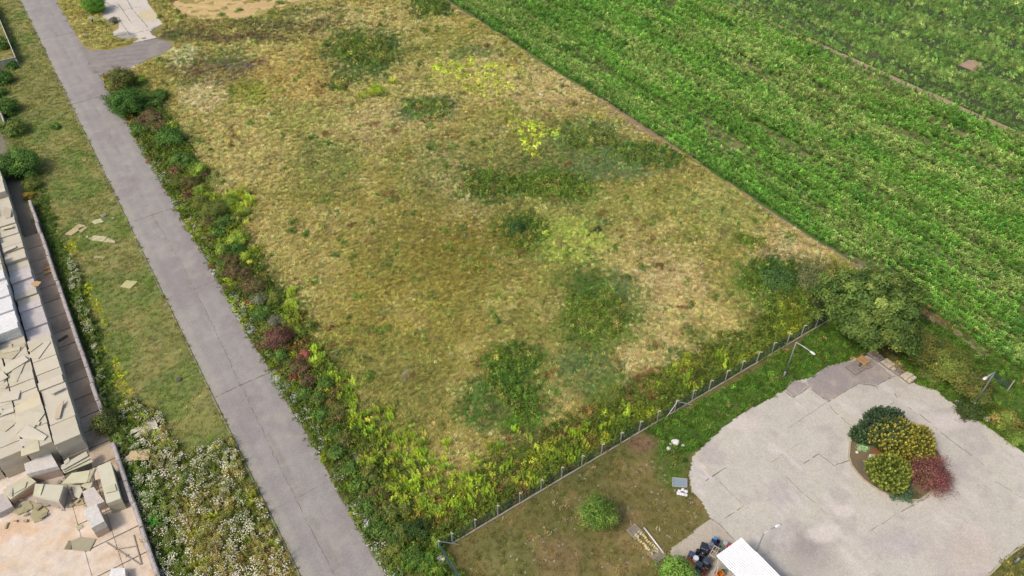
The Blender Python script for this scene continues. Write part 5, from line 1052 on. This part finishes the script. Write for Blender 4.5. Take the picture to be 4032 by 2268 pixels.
for i, ((a, b), lab) in enumerate(row):
    x, y, _ = zp(a, b); pallet(lab, x, y, ra, gw, .07, 1.35 if i else 1.7, 1.2 if i else 1.2, 7)
    stones = []
    if i == 0: stones = [(u*.42, v*.5-.1, .2) for u in (-1.3, -.3, .7) for v in (.9, -.4)]
    if i == 1: stones = [(u*.42, v, .2) for u in (-.9, .1, 1.0) for v in (.32, -.25)]
    if i == 2: stones = [(-.35, -.2, .2)]
    if i == 3: stones = [(u*.46, v, .22+.13*k) for k in range(3) for u in (-1, 0, 1) for v in (-.38, 0, .38) if rng.random() > .12*k]
    for k, (u, v, z_) in enumerate(stones):
        X = x+ux*u-uy*v+rng.normal(0, .015); Y = y+uy*u+ux*v+rng.normal(0, .015)
        sh = rng.uniform(.9, 1.05); c = np.array(A(216, 200, 176) if i else A(198, 176, 156))*sh
        o = MB().box((0, 0, 0), (.40, .33 if i == 3 else .44, .11), colr=tuple(c)).build('stone_block', M['stone'], loc=(X, Y, z_+.06), rot=ra+rng.normal(0, .07 if i == 3 else .18))
        tag(o, ['square paving stone on the first pallet under the tree edge', 'paving slab lying on the second pallet of the row', 'single pale slab on the nearly empty third pallet', 'cream stone block in the stack on the last pallet'][i], 'stone block', 'stone blocks on pallet %s of the row' % ['one', 'two', 'three', 'four'][i])
# two pallets on the lawn with rows of small yellow stones
zq = lambda x, y, z=0: P(2400+x/2.551, 1700+y/2.551, z)
la = math.atan2(zq(345, 1025)[1]-zq(260, 935)[1], zq(345, 1025)[0]-zq(260, 935)[0])
pallet('grey pallet at the upper end of the yellow stone rows', *ctr(zq, [(165, 1000), (260, 935), (345, 1025), (255, 1090)]), la, (172, 162, 148), .05, 1.3, 1.25, 7)
pallet('grey pallet at the lower end of the yellow stone rows', *ctr(zq, [(385, 1225), (490, 1170), (550, 1255), (450, 1320)]), la, (172, 162, 148), .05, 1.3, 1.25, 7)
ys_ = [(310+(455-310)*t_+6*math.sin(t_*9), 1030+(1170-1030)*t_) for t_ in np.linspace(-.1, 1.15, 12)]+[(255+(400-255)*t_+7*math.sin(t_*11+1), 1045+(1200-1045)*t_) for t_ in np.linspace(0, 1.2, 12)]
ys_ += [(430+rng.uniform(-20, 50), 1215+rng.uniform(-20, 60)) for _ in range(6)]
for k, (x, y) in enumerate(ys_):
    X, Y, _ = zq(x, y); o = MB().box((0, 0, 0), (.24, .13, .12), colr=tuple(np.array(A(240, 224, 164))*rng.uniform(.85, 1.05))).build('yellow_brick', M['stone'], loc=(X, Y, .22 if (y < 1090 or y > 1190) else .1), rot=rng.uniform(-.8, .8))
    tag(o, 'small pale yellow brick in the two rows between the lawn pallets', 'brick', 'pale yellow bricks between the lawn pallets')
a = zq(345, 968); b = zq(545, 1228)
MB().tube([(a[0], a[1], .12), (b[0], b[1], .12)], .09, 8, A(232, 226, 218)).build('white_pipe', M['plastic'], smooth=True, label='long white pipe lying beside the yellow brick rows', cat='pipe')
a = zq(548, 1230); b = zq(610, 1300); MB().tube([(a[0], a[1], .08), (b[0], b[1], .08)], .05, 6, A(176, 160, 136)).build('timber', M['wood'], label='thin timber continuing the white pipe towards the green tree', cat='timber')
# metal tray and white heap
t = thing('metal_tray', 'blue grey metal tray lying on the grass beside the yard', 'tray', ctr(zq, [(628, 470), (775, 485), (775, 570), (628, 558)])+(.05,))
tx, ty = t.location.x, t.location.y; qd = [(zq(x, y)[0]-tx, zq(x, y)[1]-ty) for x, y in [(630, 472), (775, 485), (775, 568), (630, 556)]]
MB().prism(qd, 0, .12, colr=A(168, 184, 190)).build('tray_bottom', M['metal'], t)
for i in range(4):
    a, b = qd[i], qd[(i+1) % 4]; d = math.hypot(b[0]-a[0], b[1]-a[1]); MB().box(((a[0]+b[0])/2, (a[1]+b[1])/2, .12), (d, .07, .14), math.atan2(b[1]-a[1], b[0]-a[0]), colr=A(206, 198, 190)).build('rim', M['metal'], t)
for k, (x, y) in enumerate([(700, 600), (735, 590), (765, 605), (710, 625), (740, 635), (765, 640), (690, 625)]):
    o = rock('plaster_lump', 'white plaster lump in the heap below the metal tray, %s' % ['leftmost at the back', 'middle at the back', 'rightmost at the back', 'left of centre', 'front middle', 'front right', 'outermost left'][k], *[2400+x/2.551, 1700+y/2.551], .2, A(240, 236, 236), .05, .5); o['category'] = 'lump'; o['group'] = 'white plaster lumps'
o = MB().box((0, 0, 0), (.55, .8, .25), colr=A(236, 232, 222)).build('white_sack', M['cloth'], loc=P(1735, 2205)[:2]+(.15,), rot=.6, label='crumpled white sack inside the fence corner', cat='sack')
for v in o.data.vertices: v.co.x += rng.normal(0, .07); v.co.y += rng.normal(0, .07); v.co.z += rng.normal(0, .04)

# ---------------------------------------------------------------- white roofed shed and containers
shed = thing('open_shed', 'open shed under a white corrugated roof at the bottom edge', 'shed', (36.7, 16, 0))
def corr(name, x0, x1, y0, y1, z0, z1, zc0=0, per=.2, amp=.045):
    n = int((x1-x0)/per)*4; V = []; F = []
    for i in range(n+1):
        x = x0+(x1-x0)*i/n; dz = amp*math.cos(i*math.pi/2); s = (x-x0)/(x1-x0)
        V += [(x-36.7, y0-16, z0+dz+zc0*s), (x-36.7, y1-16, z1+dz+zc0*s), (x-36.7, y0-16, z0+dz+zc0*s-.012), (x-36.7, y1-16, z1+dz+zc0*s-.012)]
    for i in range(n):
        a = 4*i; F += [(a, a+4, a+5, a+1), (a+3, a+7, a+6, a+2), (a+1, a+5, a+7, a+3), (a+2, a+6, a+4, a)]
    return link(name, newmesh(name, V, F, M['roof'], None), shed)
corr('roof_sheet', 34.95, 38.25, 16.95, 18.75, 3.02, 3.0)
corr('roof_sheet', 35.0, 38.3, 10.0, 17.05, 3.14, 3.04)
for x, y in ((35.1, 18.4), (38.1, 18.4), (35.15, 16.6), (38.15, 14.5), (35.2, 12.5)): MB().box((x-36.7, y-16, 1.48), (.09, .09, 2.95), colr=A(206, 200, 190)).build('shed_post', M['wood'], shed)
MB().box((1.52, -2.2, 1.4), (.05, 7, 2.6), colr=A(120, 116, 112)).build('side_wall', M['metal'], shed)
MB().tube([(-1.75, 2.3, 2.7), (-2.05, 1.9, 1.2)], .04, 5, A(210, 204, 194)).build('strut', M['wood'], shed)
zk = lambda x, y, z=.8: P(2640+x/5.6, 2080+y/5.6, z)
PXM = 229.
def barrel(label, x, y, r_, c, h=.85, lid=None, name='barrel', cat='barrel', sq=1.0, open_=False):
    X, Y, _ = zk(x, y, h); t = thing(name, label, cat, (X, Y, .06)); R = r_/PXM
    prof = [(R*.94, 0), (R, .05), (R, h*.32), (R*1.03, h*.34), (R, h*.37), (R, h*.64), (R*1.03, h*.66), (R, h*.69), (R, h-.08), (R*1.03, h-.05)]
    if open_: prof += [(R*1.03, h), (R*.9, h), (R*.86, h*.35)]
    else: prof += [(R*1.03, h-.02), (R*.94, h-.02)]
    m = MB().lathe(prof, n=18, colr=A(*c)); m.build('drum', M['plastic'], t)
    if not open_:
        MB().lathe([(R*.9, h-.02), (R*.88, h+.015), (R*.3, h+.02)], n=18, colr=A(*(lid or c))).build('lid', M['plastic'], t)
    return t
def bin_(label, x, y, w, d, c, h=.8, rot=.0, name='storage_bin', cat='bin', handle=None, open_=False, ci=None):
    X, Y, _ = zk(x, y, h); t = thing(name, label, cat, (X, Y, .06), rot); w /= PXM; d /= PXM; m = MB(); cc = A(*c)
    def ring(s, z): return [(sx*w/2*s, sy*d/2*s, z) for sx, sy in ((-1, -.8), (-.8, -1), (.8, -1), (1, -.8), (1, .8), (.8, 1), (-.8, 1), (-1, .8))]
    prof = [(.86, 0), (.97, h*.9), (1.05, h*.9), (1.05, h)]
    if open_: prof += [(.93, h), (.84, h*.25)]
    V = []; F = []
    for s, z_ in prof: V += ring(s, z_)
    for i in range(len(prof)-1):
        for k in range(8): F.append((i*8+k, i*8+(k+1) % 8, (i+1)*8+(k+1) % 8, (i+1)*8+k))
    F += [tuple(range(8))[::-1], tuple((len(prof)-1)*8+k for k in range(8))]
    m.add(V, F, cc); m.build('body', M['plastic'], t)
    if not open_: MB().add([(v[0]*.93, v[1]*.93, v[2]) for v in ring(1, h)+ring(.86, h+.035)], [tuple(range(8, 16))]+[(k, (k+1) % 8, 8+(k+1) % 8, 8+k) for k in range(8)], A(*[v*1.06 for v in c])).build('lid', M['plastic'], t)
    if handle: MB().lathe([(.045, h+.03), (.04, h+.07)], n=10, colr=A(*handle)).build('cap', M['plastic'], t)
    return t
barrel('pale grey green drum nearest the red plank', 1212, 325, 50, (176, 190, 186)); barrel('grey green drum under the roof corner', 1120, 400, 58, (132, 140, 132), open_=True)
barrel('translucent white rimmed drum behind the crate', 900, 355, 58, (176, 172, 170), lid=(120, 124, 132)); barrel('slate drum in front of the white rimmed one', 890, 425, 54, (84, 92, 108))
bin_('bright blue small box at the top of the container heap', 985, 215, 80, 60, (66, 140, 200), .95, .4); bin_('dark blue bin left below the bright blue box', 940, 270, 80, 70, (40, 54, 84), .85, .5, ci=1); bin_('navy open square bin', 1052, 295, 90, 80, (44, 44, 88), .85, .45, open_=True)
bin_('largest black cube bin at the left of the drums', 738, 400, 170, 140, (44, 50, 58), .95, .5); barrel('small black drum left of the capped bins', 612, 490, 42, (38, 42, 48), .7)
bin_('black bin with a white cap, the upper of two', 800, 492, 105, 95, (36, 38, 52), .8, .4, handle=(240, 240, 240)); bin_('black bin with a white cap, the lower of two', 705, 565, 120, 100, (32, 34, 44), .8, .4, handle=(240, 240, 240))
bin_('slate blue box at the left corner of the heap', 465, 570, 120, 120, (70, 80, 108), .85, .45); barrel('drum with a white round lid', 562, 660, 62, (190, 196, 204), .9, lid=(226, 232, 240)); barrel('open black drum beside the white lid', 662, 645, 48, (34, 32, 40), .75, open_=True)
bin_('dark slate bin, left of the two front bins', 640, 790, 115, 130, (54, 64, 76), .85, .4); bin_('dark slate bin, right and larger of the two front bins', 803, 715, 150, 120, (62, 72, 84), .95, .45)
bin_('black lumpy bag bin behind the rusty box', 830, 850, 140, 110, (30, 28, 30), .6, .3); bin_('rust brown box at the bottom of the heap', 735, 965, 120, 130, (112, 66, 50), .6, .3, open_=True); bin_('large orange tub under the roof edge', 1095, 995, 150, 110, (236, 134, 36), .7, -.2, open_=True); bin_('green grey tub beside the orange tub', 1165, 935, 100, 70, (108, 150, 140), .6, -.5, open_=True); bin_('teal bin by the green tree', 612, 950, 60, 90, (46, 100, 110), .6, .2); barrel('small white pot left of the slate bins', 545, 742, 24, (206, 214, 226), .4, name='pot', cat='pot'); bin_('brown crate left of the heap beside the green tree', 345, 860, 120, 110, (86, 66, 58), .5, .2, open_=True)
for k in range(3):
    a = zk(370-k*22, 625+k*35, .5); b = zk(575-k*22, 815+k*35, .5)
    MB().box(((a[0]+b[0])/2, (a[1]+b[1])/2, .5-.04*k), (math.hypot(b[0]-a[0], b[1]-a[1]), .13, .07), math.atan2(b[1]-a[1], b[0]-a[0]), colr=A(176, 108, 68)).build('plank', M['wood'], label=['orange brown plank, innermost of three beside the slate box', 'orange brown plank, middle of three beside the slate box', 'orange brown plank, outermost of three beside the slate box'][k], cat='plank')
a = zk(375, 595, .65); b = zk(520, 745, .65); MB().box(((a[0]+b[0])/2, (a[1]+b[1])/2, .62), (math.hypot(b[0]-a[0], b[1]-a[1]), .07, .09), math.atan2(b[1]-a[1], b[0]-a[0]), colr=A(190, 50, 56)).build('red_bar', M['metal'], label='red bar between the slate box and the planks', cat='bar')
a = zk(1250, 410, .9); b = zk(1345, 340, .9); MB().box(((a[0]+b[0])/2, (a[1]+b[1])/2, .85), (.55, .22, .2), math.atan2(b[1]-a[1], b[0]-a[0]), colr=A(190, 40, 70)).build('red_plank', M['plastic'], label='red plastic piece showing at the roof edge', cat='plank')
# grey wooden crate frame
t = thing('wooden_crate', 'grey wooden crate frame leaning between the drums and the roof', 'crate', zk(965, 520, .9)[:2]+(.06,), .35)
for y_ in (-.24, 0, .24): MB().box((0, y_, .9), (1.15, .07, .05), colr=A(186, 172, 156)).build('rail', M['wood'], t)
for x_ in (-.55, 0, .55): MB().box((x_, 0, .93), (.08, .56, .04), colr=A(192, 180, 164)).build('slat', M['wood'], t)
for x_ in (-.52, .52):
    for y_ in (-.22, .22): MB().box((x_, y_, .44), (.07, .07, .88), colr=A(150, 138, 124)).build('leg', M['wood'], t)

# ---------------------------------------------------------------- the person near the apron
px_, py_, _ = P(368, 92)
ps = thing('person', 'person in a white top and dark trousers by the pale apron', 'person', (px_, py_, .02), 2.6)
me = bpy.data.meshes.new('body')
J = [(0, 0, .88), (0, .02, 1.12), (0, .06, 1.36), (0, .10, 1.48), (0, .14, 1.62), (.19, .08, 1.36), (.27, .06, 1.08), (.25, .22, .88), (-.19, .08, 1.36), (-.27, .06, 1.08), (-.25, .22, .88), (.1, .0, .84), (.12, .03, .46), (.12, -.05, .06), (.13, .12, .03), (-.1, 0, .84), (-.12, .12, .48), (-.12, .08, .06), (-.13, .25, .03)]
Ed = [(0, 1), (1, 2), (2, 3), (3, 4), (2, 5), (5, 6), (6, 7), (2, 8), (8, 9), (9, 10), (0, 11), (11, 12), (12, 13), (13, 14), (0, 15), (15, 16), (16, 17), (17, 18)]
Rr = [.15, .14, .15, .055, .105, .065, .05, .035, .065, .05, .035, .10, .07, .05, .04, .10, .07, .05, .04]
me.from_pydata(J, Ed, []); bo = link('body', me, ps); bo.modifiers.new('skin', 'SKIN'); sv = me.skin_vertices[0].data
for i, r_ in enumerate(Rr): sv[i].radius = (r_, r_)
sv[0].use_root = True; bo.modifiers.new('sub', 'SUBSURF').levels = 1; bo.modifiers['sub'].render_levels = 1; me.materials.append(M['skin'])
m = MB(); m.lathe([(.17, .86), (.19, 1.0), (.2, 1.2), (.23, 1.34), (.2, 1.43), (.08, 1.47)], (0, .04, 0), 12, A(238, 236, 238)); m.tube([(.17, .08, 1.38), (.26, .07, 1.18)], [.09, .08], 8, A(238, 236, 238)); m.tube([(-.17, .08, 1.38), (-.26, .07, 1.18)], [.09, .08], 8, A(238, 236, 238)); m.build('shirt', M['cloth'], ps, True)
m = MB()
for s in (1, -1): m.tube([(s*.08, 0, .92), (s*.12, .03 if s > 0 else .12, .47), (s*.12, -.05 if s > 0 else .08, .1)], [.125, .095, .075], 8, A(58, 50, 66))
m.build('trousers', M['cloth'], ps, True)
MB().lathe([(.115, 1.62), (.12, 1.68), (.09, 1.75), (.02, 1.77)], (0, .13, 0), 10, A(230, 228, 226)).build('cap', M['cloth'], ps, True)
print('instances', NINST, 'objects', len(bpy.data.objects))
